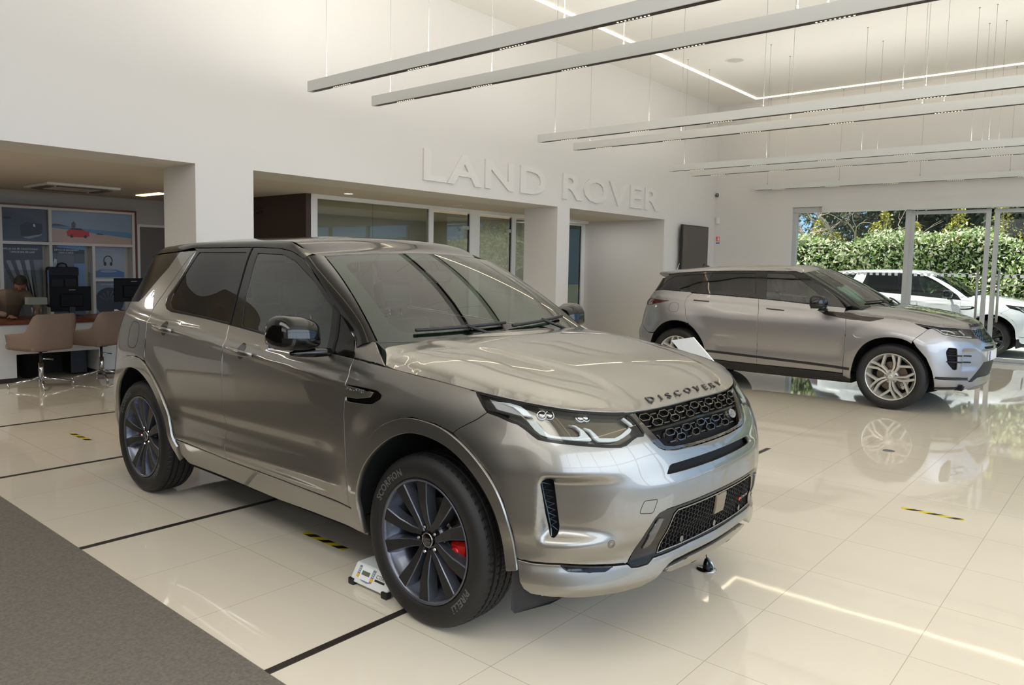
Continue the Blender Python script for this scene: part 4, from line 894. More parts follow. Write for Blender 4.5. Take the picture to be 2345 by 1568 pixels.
    for u,z in ((.69,.497),(-.69,.497)):
        b=MB(); ribbon(b,W,[(u+.0145*math.cos(a),z+.0145*math.sin(a)) for a in np.linspace(0,2*PI,20,endpoint=False)],.003,.0005,.003,True); ribbon(b,W,[(u+.0085*math.cos(a),z+.0085*math.sin(a)) for a in np.linspace(0,2*PI,16,endpoint=False)],.002,.0008,.003,True); b.build('parking_sensor_ring',mat('ring_grey',(70,66,60),.4),bp)
    # grille
    g=pn('grille_backing',symm([(0,.985),(.52,.985),(.46,.84),(.39,.80),(0,.79)]),DARK,side='sym',off=-.06,lip=0,res=.05)[0]
    pn('grille_frame',symm(gri),GRB if 0 else mat('grille_frame_gloss',(62,58,52),.15,.7,1),side='sym',holes=[symm(grin)],off=-.003,lip=.03,res=.015)
    b=MB(); gi=symm(grin)
    def hexo(cu,cz,w=.040,h=.0115): return [(cu+w,cz),(cu+w*.55,cz+h),(cu-w*.55,cz+h),(cu-w,cz),(cu-w*.55,cz-h),(cu+w*.55,cz-h)]
    rows=[(.9515,0),(.926,.071),(.8805,.010),(.8535,.081)]
    for r,(z,sh) in enumerate(rows):
        for k in range(-4,5):
            cu=-.0+k*.1425+sh
            hx=hexo(cu,z)
            if abs(cu)+.03<(.475 if z>.94 else .445 if z>.9 else .41 if z>.87 else .375): ribbon(b,W,hx,.0044,-.010,.022,True)
            if r%2==0:
                for sg in (1,-1):
                    l=[(cu+sg*.040,z),(cu+sg*.048,z),(cu+sg*.056,z-.0125),(cu+sg*(.071-.04),rows[r+1][0]) if 0 else (cu+sg*.062,z-.0135)]
                    if abs(l[-1][0])<.46-(r*.03): ribbon(b,W,[l[0],l[1],l[2]],.005,-.012,.018)
                zz=z+.0125
            dz=-.0145 if r%2 else .0125
            c2=cu+.07125
            if abs(c2)<(.44 if r<2 else .36): ribbon(b,W,[(c2-.022,z+dz*.55),(c2+.022,z+dz*.55)],.0045,-.014,.016)
    b.build('grille_bars',GRB,g)
    b=MB(); ribbon(b,W,symm([(0,.906),(.445,.904)])[:0] or [(-.44,.903),(0,.905),(.44,.903)],.010,-.022,.02); b.build('grille_crossbar',BLK,g)
    # oval badge
    b=MB(); ov=[(-.277+.034*math.cos(a),.877+.0175*math.sin(a)) for a in np.linspace(0,2*PI,32,endpoint=False)]
    c=np.array(ov); N=W.normal(c[:,0],c[:,1]); P_=(W.at(c[:,0],c[:,1])+N*.004)*[1,-1,1]; Q_=(W.at(c[:,0],c[:,1])-N*.012)*[1,-1,1]; n=len(ov)
    b.add(P_.tolist()+Q_.tolist(),[list(range(n))[::-1]]+[[i,(i+1)%n,n+(i+1)%n,n+i] for i in range(n)]); ob=b.build('oval_badge',mat('badge_silver',(150,158,150),.25,.7,1),g)
    b=MB(); ribbon(b,W,ov,.004,.0065,.006,True); b.build('badge_rim',CHR,ob)
    surf_text('badge_lettering','LAND',W,lambda s,t:(-.277-s,.879+t),CHR,ob,.013,.001,1,1.1,off=.0045); surf_text('badge_lettering','ROVER',W,lambda s,t:(-.277-s,.868+t),CHR,ob,.013,.001,1,1.1,off=.0045)
    # bonnet lettering
    fx=fine[:60,0]; fy=fine[:60,1]
    xf=lambda y:np.interp(abs(y),fy,fx)
    V,F=text_arrays('DISCOVERY',.030,.5,1.9,.0003); V=np.array(V); y=-(V[:,0])*1.0; sc=.345/abs(V[:,0]).max(); y=y*sc
    x=xf(y)-.020-(V[:,1])*1.0; N=np.array([.55,0,.83]); Q=(H.at(x,y)+N*(.0045*(V[:,2:]+.5)))*[1,-1,1]; b=MB(); b.add(Q.tolist(),F); b.build('bonnet_lettering',mat('letter_gunmetal',(58,53,46),.22,.8,.6),root)
    # headlamps
    for k,sd in enumerate(('right','left')):
        t=empty('headlamp'); t.parent=root
        pq=lambda n,poly,m,off,**kw: panel(n,W,poly,m,t,off=off,side=sd,res=.018,**kw)
        pq('lamp_housing',hl,REFL,-.032,lip=0,gap=0)
        b=MB(); ribbon(b,W,hl,.011,.0012,.045,True,mir=bool(k)); b.build('lamp_rim',mat('lamp_rim_black',(7,7,7),.25,0,0,.3),t)
        pq('lamp_dark_insert',[(1.306,1.020),(1.275,1.019),(1.191,1.012),(1.143,1.002),(1.108,.985),(1.065,.957),(1.025,.923),(.999,.908),(1.03,.915),(1.06,.932),(1.098,.949),(1.141,.957),(1.191,.970),(1.243,.980)],BLK,-.010,lip=.01,gap=0)
        for nm,pl in (('daylight_strip',[(1.071,.965),(1.027,.963),(.982,.928),(.956,.916),(.922,.911),(.825,.908),(.811,.913),(.811,.926),(.831,.943),(.866,.952),(.83,.948),(.795,.931),(.773,.909),(.761,.895),(.769,.891),(.852,.897),(.955,.905),(.997,.913),(1.026,.929)]),
            ('daylight_strip',[(.789,.939),(.759,.932),(.737,.915),(.722,.90),(.645,.895),(.613,.902),(.569,.917),(.549,.924),(.539,.917),(.552,.907),(.600,.892),(.633,.884),(.677,.883),(.730,.887),(.746,.897),(.762,.922)]),
            ('daylight_strip',[(1.275,1.019),(1.166,1.020),(1.111,1.012),(1.076,.998),(1.045,.978),(1.088,.979),(1.114,.993),(1.145,1.007),(1.193,1.016)]),
            ('daylight_strip',[(.570,.958),(.558,.961),(.527,.938),(.523,.928),(.535,.930)])): pq(nm,pl,DRL,-.010,lip=.012,gap=0)
        for u,w_ in ((.983,.036),(.778,.030)):
            for dd in (-.5,.5):
                c=W.at(np.array([u+dd*w_]),np.array([.988-(.010 if u<.9 else 0)]))[0]; n=W.normal(np.array([u]),np.array([.985]))[0]; c=c-n*.02
                if k==0: c=c*[1,-1,1]; n=n*[1,-1,1]
                Mx=Matrix.Translation(Vector(c))@Vector(n).to_track_quat('Z','Y').to_matrix().to_4x4()
                b=MB(); b.lathe([(0,.004),(.008,.003),(.0135,-.002),(.015,-.012)],16,Mx); b.lathe([(.016,0),(.019,.002),(.020,-.012)],16,Mx); b.build('projector_lens',CHR,t)
        pq('lamp_lens',hl,CLR,-.001,lip=0,gap=0)
    # black air deflector behind the skirt, ahead of each wheel
    for sg in (-1,1):
        b=MB(); b.prism([(1.86,.255),(1.80,.135),(1.815,.115),(2.00,.150),(2.04,.19),(2.12,.205),(2.16,.27),(1.90,.33)],-.01,.0,T(0,0,0,PI/2,0,0)@T(0,0,0)); 
        V=[]
        for sy in (.905,.885):
            V.append([(1.845,sy-.02,.40),(1.838,sy-.025,.212),(1.848,sy-.035,.196),(1.98,sy-.09,.258),(2.01,sy-.12,.280),(2.06,sy-.17,.292),(2.06,sy-.17,.36),(1.95,sy-.09,.42)])
        n=8; VV=[(x,sg*y,z) for x,y,z in V[0]]+[(x-.01,sg*(y-.012),z) for x,y,z in V[0]]
        b=MB(); b.add(VV,[list(range(n)) if sg>0 else list(range(n))[::-1],[n+i for i in range(n)][::-1 if sg>0 else 1]]+[[i,(i+1)%n,n+(i+1)%n,n+i] for i in range(n)]); b.build('air_deflector',mat('deflector_plastic',(34,34,36),.6,bump=(300,.3,.001)),root)
    # round marque on the rear pillar
    for mir in (False,True):
        b=MB(); ribbon(b,W,[(W.ux(-1.306)+.021*math.cos(a),1.320+.021*math.sin(a)) for a in np.linspace(0,2*PI,20,endpoint=False)],.004,.003,.004,True,mir); b.build('pillar_badge',CHR,qp[int(mir)])
def front_E(root,W,X,XL,pn,P,H,fine,Hf,FAo):
    gri=[(0,.932),(.40,.932),(.452,.930),(.43,.875),(.36,.798),(.30,.775),(0,.765)]
    hl=XL([(1.557,.991),(1.715,.972),(1.86,.957),(2.029,.947)])+[(.60,.939),(.475,.933),(.445,.87),(.41,.837),(.55,.840)]+XL([(2.0,.857),(1.854,.885),(1.791,.924),(1.744,.945),(1.623,.966)])
    lowg=[(0,.574),(.381,.574),(.50,.47),(.611,.366)]
    half=[(0,.762),(.30,.772),(.36,.795),(.408,.834)]+hl[8:13]+XL([(1.70,.935),(1.60,.845),(1.56,.798),(1.595,.742),(1.697,.620),(1.755,.484),(1.776,.400)])+[(.62,.385)]+lowg[::-1]
    duct=rnd(XL([(1.878,.70),(1.897,.745),(1.968,.737),(1.982,.503),(1.950,.503),(1.897,.572)]),.015)
    slot=[(0,.736),(.33,.744),(.36,.738),(.34,.722),(0,.712)]
    bp=pn('front_bumper',symm(half),side='sym',holes=[duct,[(-a,c) for a,c in duct],symm(slot)],lip=.02)[0]
    pn('bumper_skirt',symm([(0,.400),(.42,.402),(.52,.360),(.611,.362),(.62,.382)]+XL([(1.776,.396),(1.79,.33),(1.797,.27)])+[(1.0,.262),(.62,.272),(.45,.30),(0,.31)]),side='sym',lip=.03)
    pn('skid_plate',symm([(0,.305),(.44,.297),(.60,.272),(.5,.25),(0,.25)]),SAT,side='sym',off=-.004)
    pn('intake_surround',symm(lowg+[(.52,.360),(.42,.402),(0,.400)]),BPL,side='sym',off=-.012,lip=0)
    for mir in (False,True): b=MB(); ribbon(b,W,[(.64,.402),(.8,.408)]+XL([(1.79,.412)]),.022,.003,.008,mir=mir); b.build('bumper_trim',BPL,bp); b=MB(); ribbon(b,W,[(.66,.300),(.85,.295)]+XL([(1.795,.292)]),.030,.003,.008,mir=mir); b.build('bumper_trim',BPL,bp)
    pn('bumper_duct',XL([(1.86,.70),(1.89,.765),(1.99,.76),(2.0,.49),(1.93,.485),(1.87,.56)]),DARK,off=-.03,lip=0)
    b=MB()
    for mir in (False,True):
        for z in (.655,.585): ribbon(b,W,XL([(1.885,z+.008),(1.98,z+.004),(2.06,z),(2.09,z-.003)]),.016,.010,.02,mir=mir)
        for z in (.72,.69,.62,.54): ribbon(b,W,XL([(1.89,z),(1.93,z-.01),(1.965,z)]),.005,-.012,.01,mir=mir)
    b.build('duct_blades',BLK,bp)
    pn('slot_backing',symm([(0,.75),(.36,.76),(.38,.71),(0,.70)]),DARK,side='sym',off=-.03,lip=0,res=.05)
    g=pn('grille_backing',symm([(0,.94),(.46,.94),(.43,.86),(.35,.77),(0,.755)]),DARK,side='sym',off=-.04,lip=0,res=.05)[0]
    b=MB(); gi=symm([(a*.985,(c-.85)*.95+.85) for a,c in gri]); honey(b,W,gi,.075,.0145,.006,-.006,.02,(-.45,.765),(.45,.94)); ribbon(b,W,symm([(a*.985,(c-.85)*.96+.85) for a,c in gri]),.012,.0,.02,True); b.build('grille_bars',mat('grille_blue_grey',(120,128,134),.15,.9,1),g)
    c0=[(.26,.695),(-.26,.695),(-.26,.583),(.26,.583)]
    pl=pn('number_plate',c0,mat('plate_white',(225,225,222),.4),side='right',off=.012,lip=.012)[0]
    for u in (.238,-.238): pn('plate_blue_band',[(u+.022,.694),(u-.022,.694),(u-.022,.584),(u+.022,.584)],mat('plate_blue',(40,50,150),.4),pl,side='right',off=.0135,lip=0,gap=0)
    fx=fine[:60,0]; fy=fine[:60,1]; V,F=text_arrays('RANGE ROVER',.040,.5,1.5,.0008); V=np.array(V); y=-V[:,0]*(.36/abs(V[:,0]).max()); x=np.interp(abs(y),fy,fx)-.014-V[:,1]; N=H.normal(x,y); Q=(H.at(x,y)+N*(.005*(V[:,2:]+.5)))*[1,-1,1]; b=MB(); b.add(Q.tolist(),F); b.build('bonnet_lettering',BLK,root)
    for k,sd in enumerate(('right','left')):
        t=empty('headlamp'); t.parent=root
        panel('lamp_housing',W,hl,REFL,t,off=-.025,side=sd,res=.03,lip=0,gap=0)
        b=MB(); ribbon(b,W,hl,.009,-.0005,.03,True,mir=bool(k)); b.build('lamp_rim',BLK,t)
        b=MB(); ribbon(b,W,XL([(1.70,.957),(1.80,.935),(1.86,.895),(2.0,.868)])+[(.52,.855)],.014,-.008,.01,mir=bool(k)); ribbon(b,W,XL([(1.84,.93),(1.93,.925),(1.99,.90)]),.012,-.008,.01,mir=bool(k)); ribbon(b,W,XL([(2.05,.93),(2.08,.88)]),.012,-.008,.01,mir=bool(k)); b.build('daylight_strip',DRL,t)
        panel('lamp_lens',W,hl,CLR,t,off=-.001,side=sd,res=.03,lip=0,gap=0)
    # registration papers behind the windscreen
def front_plain(*a): pass
WHITEP=None
# ------------------------------------------------------------------ room
WHT=mat('wall_white',(210,207,202),.75); CEI=mat('ceiling_white',(236,233,227),.7); SOF=mat('soffit_white',(205,196,182),.8); BRW=mat('brown_wall_paint',(58,42,34),.6)
FRM=mat('white_frame',(222,221,217),.4); GLS=glass('pane_glass',(238,241,239),1.0,1.45); OGL=glass('office_glass',(186,192,184),1.8,1.5); MET=mat('brushed_metal',(165,165,162),.35,.8)
def st(o,**k): o['kind']='structure'; return o
def floor_mat():
    m=bpy.data.materials.new('polished_tiles'); m.use_nodes=True; N=m.node_tree.nodes; L=m.node_tree.links; b=N['Principled BSDF']
    tc=N.new('ShaderNodeTexCoord'); sp=N.new('ShaderNodeSeparateXYZ'); L.new(tc.outputs['Object'],sp.inputs[0])
    def M(op,a,b_=None,c=None):
        n=N.new('ShaderNodeMath'); n.operation=op
        for i,v in enumerate((a,b_,c)):
            if v is None: continue
            if hasattr(v,'is_linked') or hasattr(v,'links'): L.new(v,n.inputs[i])
            else: n.inputs[i].default_value=v
        return n.outputs[0]
    def joint(s,o):
        x=M('DIVIDE',M('SUBTRACT',s,o),.6); f=M('FRACT',x); d=M('ABSOLUTE',M('SUBTRACT',f,.5)); return M('GREATER_THAN',d,.5-.0016/.6),M('FLOOR',x)
    jx,ix=joint(sp.outputs[0],.293); jy,iy=joint(sp.outputs[1],.05)
    j=M('MAXIMUM',jx,jy)
    cb=N.new('ShaderNodeCombineXYZ'); L.new(ix,cb.inputs[0]); L.new(iy,cb.inputs[1]); wn=N.new('ShaderNodeTexWhiteNoise'); L.new(cb.outputs[0],wn.inputs[0])
    no=N.new('ShaderNodeTexNoise'); no.inputs['Scale'].default_value=.5; no.inputs['Detail'].default_value=4; L.new(tc.outputs['Object'],no.inputs[0])
    mx=N.new('ShaderNodeMix'); mx.data_type='RGBA'; mx.inputs['A'].default_value=lin((212,201,181)); mx.inputs['B'].default_value=lin((218,208,190)); L.new(M('ADD',M('MULTIPLY',wn.outputs[0],.5),M('MULTIPLY',no.outputs['Fac'],.5)),mx.inputs['Factor'])
    m2=N.new('ShaderNodeMix'); m2.data_type='RGBA'; L.new(j,m2.inputs['Factor']); L.new(mx.outputs['Result'],m2.inputs['A']); m2.inputs['B'].default_value=lin((176,163,142)); L.new(m2.outputs['Result'],b.inputs['Base Color'])
    b.inputs['Roughness'].default_value=.035; b.inputs['Specular IOR Level'].default_value=.62
    n3=N.new('ShaderNodeTexNoise'); n3.inputs['Scale'].default_value=2.2; L.new(tc.outputs['Object'],n3.inputs[0]); bp=N.new('ShaderNodeBump'); bp.inputs['Strength'].default_value=.02; bp.inputs['Distance'].default_value=.02; L.new(n3.outputs['Fac'],bp.inputs['Height']); L.new(bp.outputs[0],b.inputs['Normal'])
    return m
XW=15.39; YW=7.315; ZC=5.03; YD=7.998
st(box('floor',(-6,-4.8,-.12),(XW+.25,13,0),floor_mat()))
car_m=mat('carpet_grey',(113,105,95),.95,var=(90,(96,89,80)),bump=(400,.5,.004))
cp=box('carpet',(-6,-4.6,0),(1.487,7.1,.006),car_m); tag(cp,'grey brown flat woven carpet beside the tiled floor','carpet')
for y in (2.444,4.252,6.035,7.87):
    st(box('trim_1' if y<3 else 'trim_2' if y<5 else 'trim_3' if y<7 else 'trim_4',(1.487,y-.019,0),(6.38,y+.019,.0025),mat('inlay_strip',(44,38,33),.35)))
# wall with the relief lettering: header, columns, low soffits
b=MB(); b.box((-6,YW,2.5),(XW+.2,YD,ZC)); b.box((3.707,YW,0),(4.342,YD,2.5)); b.box((9.702,YW,0),(10.036,YD,2.5)); b.box((13.179,YW,0),(XW+.2,9.24,2.5)); b.box((-6,YW,0),(-5.2,YD,2.5)); st(b.build('wall_back',WHT))
st(box('ceiling',(-6,-4.8,ZC),(XW+.25,YD,ZC+.2),CEI))
b=MB(); b.box((-6,YD,2.5),(XW+.2,13,2.62)); st(b.build('ceiling_low',SOF))
b=MB(); b.box((-6,12.6,0),(XW+.2,12.8,2.5)); st(b.build('wall_far',mat('office_wall',(176,174,168),.8)))
b=MB(); b.box((6.18,9.055,0),(6.268,12.6,2.5)); st(b.build('wall_brown',BRW))
Mx=Matrix(((0,0,-1,6.179),(-1,0,0,10.40),(0,1,0,2.236),(0,0,0,1)))
tx=text('wall_lettering','PIÈCES',mat('letter_black',(12,10,9),.4),.16,Mx,depth=.006,bold=.004); tag(tx,'black block letters fixed to the dark brown wall','sign')
b=MB(); b.box((-.85,2.4,0),(-.7,YW,2.9)); st(b.build('wall_unseen_dark',mat('dark_brown_panel',(26,20,16),.7)))  # dark wall added out of view to darken the car side's reflections
# office partition
def pane(name,p,x0,x1,y,z0,z1,m=None,th=.006): return box(name,(x0,y-th,z0),(x1,y+th,z1),m or OGL,p)
Yp=9.055
w=empty('window_1',(0,0,0)); st(w)
b=MB(); b.box((6.262,Yp,2.44),(13.1,Yp+.06,2.5)); 
for a,c in ((6.262,6.37),(8.532,8.631),(9.505,9.75),(10.627,10.74),(12.10,12.30)): b.box((a,Yp-.002,0),(c,Yp+.062,2.441))
for a,c in ((6.37,8.532),(8.631,9.505)): b.box((a,Yp,0),(c,Yp+.06,.08))
fo=b.build('window_frame',FRM,w)
pane('pane',w,6.37,7.38,Yp+.03,.08,2.44); pane('pane',w,7.385,8.532,Yp+.03,.08,2.44); 
for i,(a,c) in enumerate(((8.631,9.505),(9.75,10.627),(10.74,12.10))):
    d=empty('door_%d'%(i+1)); st(d); pane('pane',d,a+.01,c-.025,Yp+.03,.02,2.40); box('door_edge',(c-.022,Yp+.015,.02),(c-.010,Yp+.045,2.42),BPL,d)
    b=MB(); b.box((c-.14,Yp-.0,2.15),(c-.02,Yp+.06,2.21)); b.box((c-.14,Yp,.25),(c-.02,Yp+.06,.31)); b.build('door_hinge',MET,d)
bb=box('display_screen',(9.98,12.53,.72),(12.4,12.6,2.057),mat('screen_black',(10,11,12),.15,0,.5)); tag(bb,'wide black screen on the wall inside the glazed office','screen')
# mountain lake mural
mu=box('mountain_mural',(12.45,12.56,0.2),(15.9,12.6,2.24),mat('mural_sky',(120,122,124),.6)); tag(mu,'dark blue mountain and misty lake mural behind the glass doors','mural')
def flatpoly(name,pts,m,parent,M):
    me=MB(); me.add([tuple(M@Vector((x,y,0))) for x,y in pts],[list(range(len(pts)))]); return me.build(name,m,parent)
Mm=Matrix(((1,0,0,0),(0,0,1,12.296),(0,1,0,0),(0,0,0,1)))
def at_y(dy): return Matrix(((1,0,0,0),(0,0,1,12.557-dy),(0,1,0,0),(0,0,0,1)))
flatpoly('mural_far_ridge',[(12.5,1.3),(12.5,2.08),(12.6,2.05),(13.0,2.14),(13.3,2.0),(13.7,2.10),(14.1,1.98),(14.5,2.15),(15,2.02),(15.5,2.12),(15.8,2.05),(15.8,1.3)],mat('ridge_blue',(62,74,104),.6),mu,at_y(0))
flatpoly('mural_near_slope',[(12.5,.9),(12.5,2.18),(12.95,2.18),(13.2,2.02),(13.6,1.9),(14.0,1.62),(14.6,1.40),(15.1,1.30),(14.2,1.22),(13.6,1.05)],mat('slope_navy',(26,34,66),.6),mu,at_y(.002))
flatpoly('mural_lake',[(12.5,.2),(12.5,.9),(13.6,1.06),(14.3,1.24),(15.8,1.30),(15.8,.2)],mat('lake_mist',(104,100,98),.6),mu,at_y(.001))
# niche with glass door
d=empty('door_4'); st(d); pane('pane',d,12.10,13.06,9.22,.03,2.40,glass('dark_glass',(120,126,118),1.5,1.5)); b=MB(); b.box((11.9,9.19,2.40),(13.18,9.25,2.5)); b.box((13.06,9.19,0),(13.18,9.25,2.4)); b.build('door_frame',FRM,d)
b=MB(); b.box((9.702,YD,0),(9.80,9.055,2.5)) if 0 else None; b.box((11.9,9.26,0),(12.0,12.6,2.5)); st(b.build('wall_niche',WHT))
b=MB(); b.box((12.0,10.6,0),(13.3,10.7,2.5)); st(b.build('wall_corridor',mat('corridor_grey',(140,140,132),.8)))
# right wall with its sliding glass front
b=MB(); b.box((XW,-4.8,2.83),(XW+.25,YW,ZC)); b.box((XW,5.639,0),(XW+.25,YW,2.83)); st(b.build('wall_right',WHT))
w=empty('window_2'); st(w); xg=XW+.12
b=MB(); b.box((XW+.06,-4.6,2.72),(XW+.19,5.639,2.83)); b.box((XW+.068,5.56,.02),(XW+.172,5.639,2.715)); b.box((XW+.068,3.47,.02),(XW+.172,3.55,2.715)); b.box((XW+.02,-4.6,0),(XW+.2,5.639,.025))
for y in (-1.2,-3.2,-4.6): b.box((XW+.068,y,.02),(XW+.172,y+.09,2.715))
b.build('window_frame',mat('alu_frame',(186,188,188),.4,.4),w)
box('pelmet',(XW-.10,-4.6,2.715),(XW+.02,5.02,2.835),mat('pelmet_grey',(205,205,200),.5),w)
for a,c in ((-4.5,-3.2),(-3.1,-1.2),(-1.1,.7),(3.55,5.56)): box('pane',(xg-.006,a,.03),(xg+.006,c,2.72),GLS,w)
for k,(a,c) in enumerate(((2.20,3.47),(.72,2.14))):
    d=empty('door_%d'%(k+5)); st(d); b=MB(); b.box((xg-.03,a,.02),(xg+.03,a+.07,2.70)); b.box((xg-.03,c-.07,.02),(xg+.03,c,2.70)); b.box((xg-.028,a+.01,2.63),(xg+.028,c-.01,2.69)); b.box((xg-.028,a+.01,.03),(xg+.028,c-.01,.09)); b.build('door_frame',mat('alu_frame',(186,188,188),.4,.4),d)
    box('pane',(xg-.005,a+.07,.09),(xg+.005,c-.07,2.63),GLS,d)
    hy=a+.13 if k==0 else c-.13; b=MB(); b.tube([(xg-.09,hy,.72),(xg-.09,hy,1.62)],.020,12); 
    for z in (.80,1.52): b.tube([(xg-.09,hy,z),(xg-.02,hy-.06 if k==0 else hy+.06,z)],.011,8)
    b.build('door_handle',MET,d)
# frosted marker squares on the panes
b=MB(); y=-4.5; i=0
while y<5.5:
    if not (3.45<y<3.56 or 2.08<y<2.27): b.box((xg-.009,y,1.495+.0),(xg-.008,y+.055,1.55)); 
    y+=.11; i+=1
y=-4.445
while y<5.5:
    if not (3.40<y<3.56 or 2.05<y<2.27): b.box((xg-.009,y,1.55),(xg-.008,y+.055,1.56))
    y+=.11
b.build('marker_squares',mat('frosted_film',(232,236,240),.6),w)
# street front behind the camera and the wing wall on the left
b=MB(); b.box((-6,-4.8,0),(-4.2,-4.6,ZC)); b.box((-6,-4.8,4.75),(XW,-4.6,ZC)); b.box((15.2,-4.8,0),(XW+.25,-4.6,ZC)); st(b.build('wall_front',WHT))
w=empty('window_3'); st(w); b=MB()
for x in np.arange(-4.2,15.3,1.95): b.box((x-.04,-4.74,0),(x+.04,-4.64,4.75))
b.box((-4.2,-4.74,2.75),(15.2,-4.64,2.87)); b.box((-4.2,-4.74,0),(15.2,-4.64,.08)); b.build('window_frame',FRM,w)
b=MB(); b.box((-6.2,-4.8,2.9),(-6,13,ZC)); b.box((-6.2,-4.8,0),(-6,-.8,2.9)); st(b.build('wall_left',WHT)); b=MB(); b.box((-6.2,-.8,0),(-6,13,2.9)); st(b.build('wall_left_low',mat('dark_brown_panel',(26,20,16),.7)))
# ceiling light line, speaker grille, hanging light bars
LEDM=mat('led_diffuser',(255,246,230),.5,emit=(255,236,205),es=7)
b=MB(); zl=ZC-.012
b.box((1.0,6.325,zl),(15.075,6.375,ZC-.0)); b.box((15.025,-3.0,zl),(15.075,6.325,ZC)); b.box((1.0,-3.0,zl),(1.05,6.325,ZC)); b.box((1.05,-3.0,zl),(15.025,-2.95,ZC))
o=b.build('ceiling_light_line',LEDM); tag(o,'thin warm light line running round the high ceiling','ceiling light')
for k,(x,y) in enumerate(((6.534,8.563),(8.742,8.612))):
    t=empty('downlight',(x,y,2.5)); tag(t,('lit round downlight in the soffit over the glass partition','unlit round downlight in the soffit near the second column')[k],'downlight')
    b=MB(); b.lathe([(.075,0),(.078,-.006),(.062,-.006),(.060,0)],32); b.build('trim_ring',FRM,t); b=MB(); b.lathe([(0,-.003),(.060,-.003)],32); b.build('lamp',mat('lamp_on',(255,230,190),.5,emit=(255,214,160),es=6) if k==0 else mat('lamp_off',(200,190,170),.4),t)
t=empty('ceiling_speaker',(12.107,5.51,ZC)); tag(t,'round white speaker grille in the high ceiling','speaker'); b=MB(); b.lathe([(.15,0),(.152,-.010),(.135,-.012),(.13,-.006)],32); b.build('bezel',FRM,t); b=MB(); b.lathe([(0,-.005),(.13,-.005)],32); b.build('grille',mat('grille_white',(196,192,182),.8),t)
BAR=mat('bar_silver',(205,206,202),.45,.1); SLOT=mat('bar_slot',(44,34,28),.5); DOT=mat('led_dot',(255,246,225),.4,emit=(255,236,200),es=3); CAB=mat('steel_cable',(150,148,142),.4,.5)
bars=[4.41,5.20,8.02,8.83,11.63,12.43,15.24]
ords=['nearest','second nearest','third','fourth','fifth','sixth','farthest']
b=MB(); b.box((-.032,-7.385,0),(.032,0,.10)); bodym=b.build('housing',BAR); me_body=bodym.data; bpy.data.objects.remove(bodym)
b=MB(); b.box((-.020,-7.36,-.003),(.020,-.06,.001)); q=b.build('slot',SLOT); me_slot=q.data; bpy.data.objects.remove(q)
b=MB(); y=-.38
while y>-7.2:
    for i in range(9): b.lathe([(0,-.0045),(.007,-.0045),(.007,-.003)],6,T(0,y-i*.030,0),smooth=False)
    y-=1.05
q=b.build('light_dots',DOT); me_dots=q.data; bpy.data.objects.remove(q)
for i,x in enumerate(bars):
    t=empty('light_bar',(x,6.385,3.20)); tag(t,'%s of the seven long silver light bars hung from the ceiling%s'%(ords[i],'' if i not in (0,6) else (', over the car roof' if i==0 else ', against the window wall')),'light bar','hanging light bars')
    for nm,me in (('housing',me_body),('slot',me_slot),('light_dots',me_dots)): o=bpy.data.objects.new(nm,me); COL.objects.link(o); o.parent=t
    for y in (-.265,-1.675,-3.08,-4.45,-5.85,-4.65,-8.65):
        b=MB(); b.tube([(0,y,.10),(0,y,ZC-3.20)],.0022,5); b.lathe([(.006,.10),(.006,.135),(.0025,.14)],8,T(0,y,0)); b.lathe([(.012,ZC-3.205),(.012,ZC-3.2)],10,T(0,y,0)); b.build('suspension_cable',CAB,t)
# relief lettering on the header
t=empty('relief_lettering',(6.766,YW,2.632)); tag(t,'large white raised brand lettering on the high white wall','sign'); V0,F0=text_arrays('LAND ROVER',.60,.014,1.12,.012); V0=np.array(V0); x0,x1=V0[:,0].min(),V0[:,0].max(); z0,z1=V0[:,1].min(),V0[:,1].max(); LW=mat('letter_white',(214,211,206),.7)
par=list(range(len(V0)))
def fd(i):
    while par[i]!=i: par[i]=par[par[i]]; i=par[i]
    return i
for f in F0:
    for q in f[1:]: par[fd(q)]=fd(f[0])
isl={}
for i in range(len(V0)): isl.setdefault(fd(i),[]).append(i)
comps=sorted(isl.values(),key=lambda c:V0[c,0].mean())
for cI in comps:
    ix={v:k for k,v in enumerate(cI)}; b=MB(); b.add([((V0[v,0]-x0)/(x1-x0)*6.16,-.014-V0[v,2],(V0[v,1]-z0)/(z1-z0)*.42) for v in cI],[[ix[q] for q in f] for f in F0 if f[0] in ix]); b.build('letter',LW,t)
# camera, detector, safety notice
t=empty('security_camera',(XW,7.27,3.15)); tag(t,'small dark dome security camera high on the wall near the corner','camera'); R_=T(0,0,0,0,-PI/2,0)
b=MB(); b.lathe([(0,0),(.055,0),(.055,.02),(.045,.03)],24,R_); b.build('base',FRM,t); b=MB(); b.lathe([(.042,.02),(.040,.04),(.028,.06),(0,.068)],24,R_); b.build('dome',mat('dome_grey',(70,66,62),.15,0,1),t)
b=MB(); b.box((XW-.045,7.20,2.53),(XW,7.27,2.66)); o=b.build('motion_detector',FRM,bevel=.012); tag(o,'small white motion detector on the wall above the fire notice','detector')
t=empty('fire_notice',(XW,7.225,2.10)); tag(t,'small red and white fire equipment notice on the right wall','notice')
box('notice_board',(-.006,-.055,0),(0,.055,.165),mat('notice_white',(232,230,228),.5),t); b=MB(); b.box((-.0075,-.047,.045),(-.006,.047,.158)); b.build('red_panel',mat('notice_red',(205,40,36),.5),t)
b=MB(); b.box((-.009,-.034,.075),(-.0075,-.012,.145)); b.box((-.009,.002,.085),(-.0075,.028,.10)); b.box((-.009,.002,.12),(-.0075,.028,.135)); b.box((-.009,-.04,.055),(-.0075,.04,.066)); b.build('white_marks',mat('notice_white',(232,230,228),.5),t); b=MB(); b.box((-.0075,-.047,.006),(-.006,.047,.032)); b.build('blue_band',mat('notice_blue',(40,90,180),.5),t)
t=empty('wall_screen',(13.72,7.2,1.45)); tag(t,'dark switched-off screen mounted on the wall beside the niche','screen')
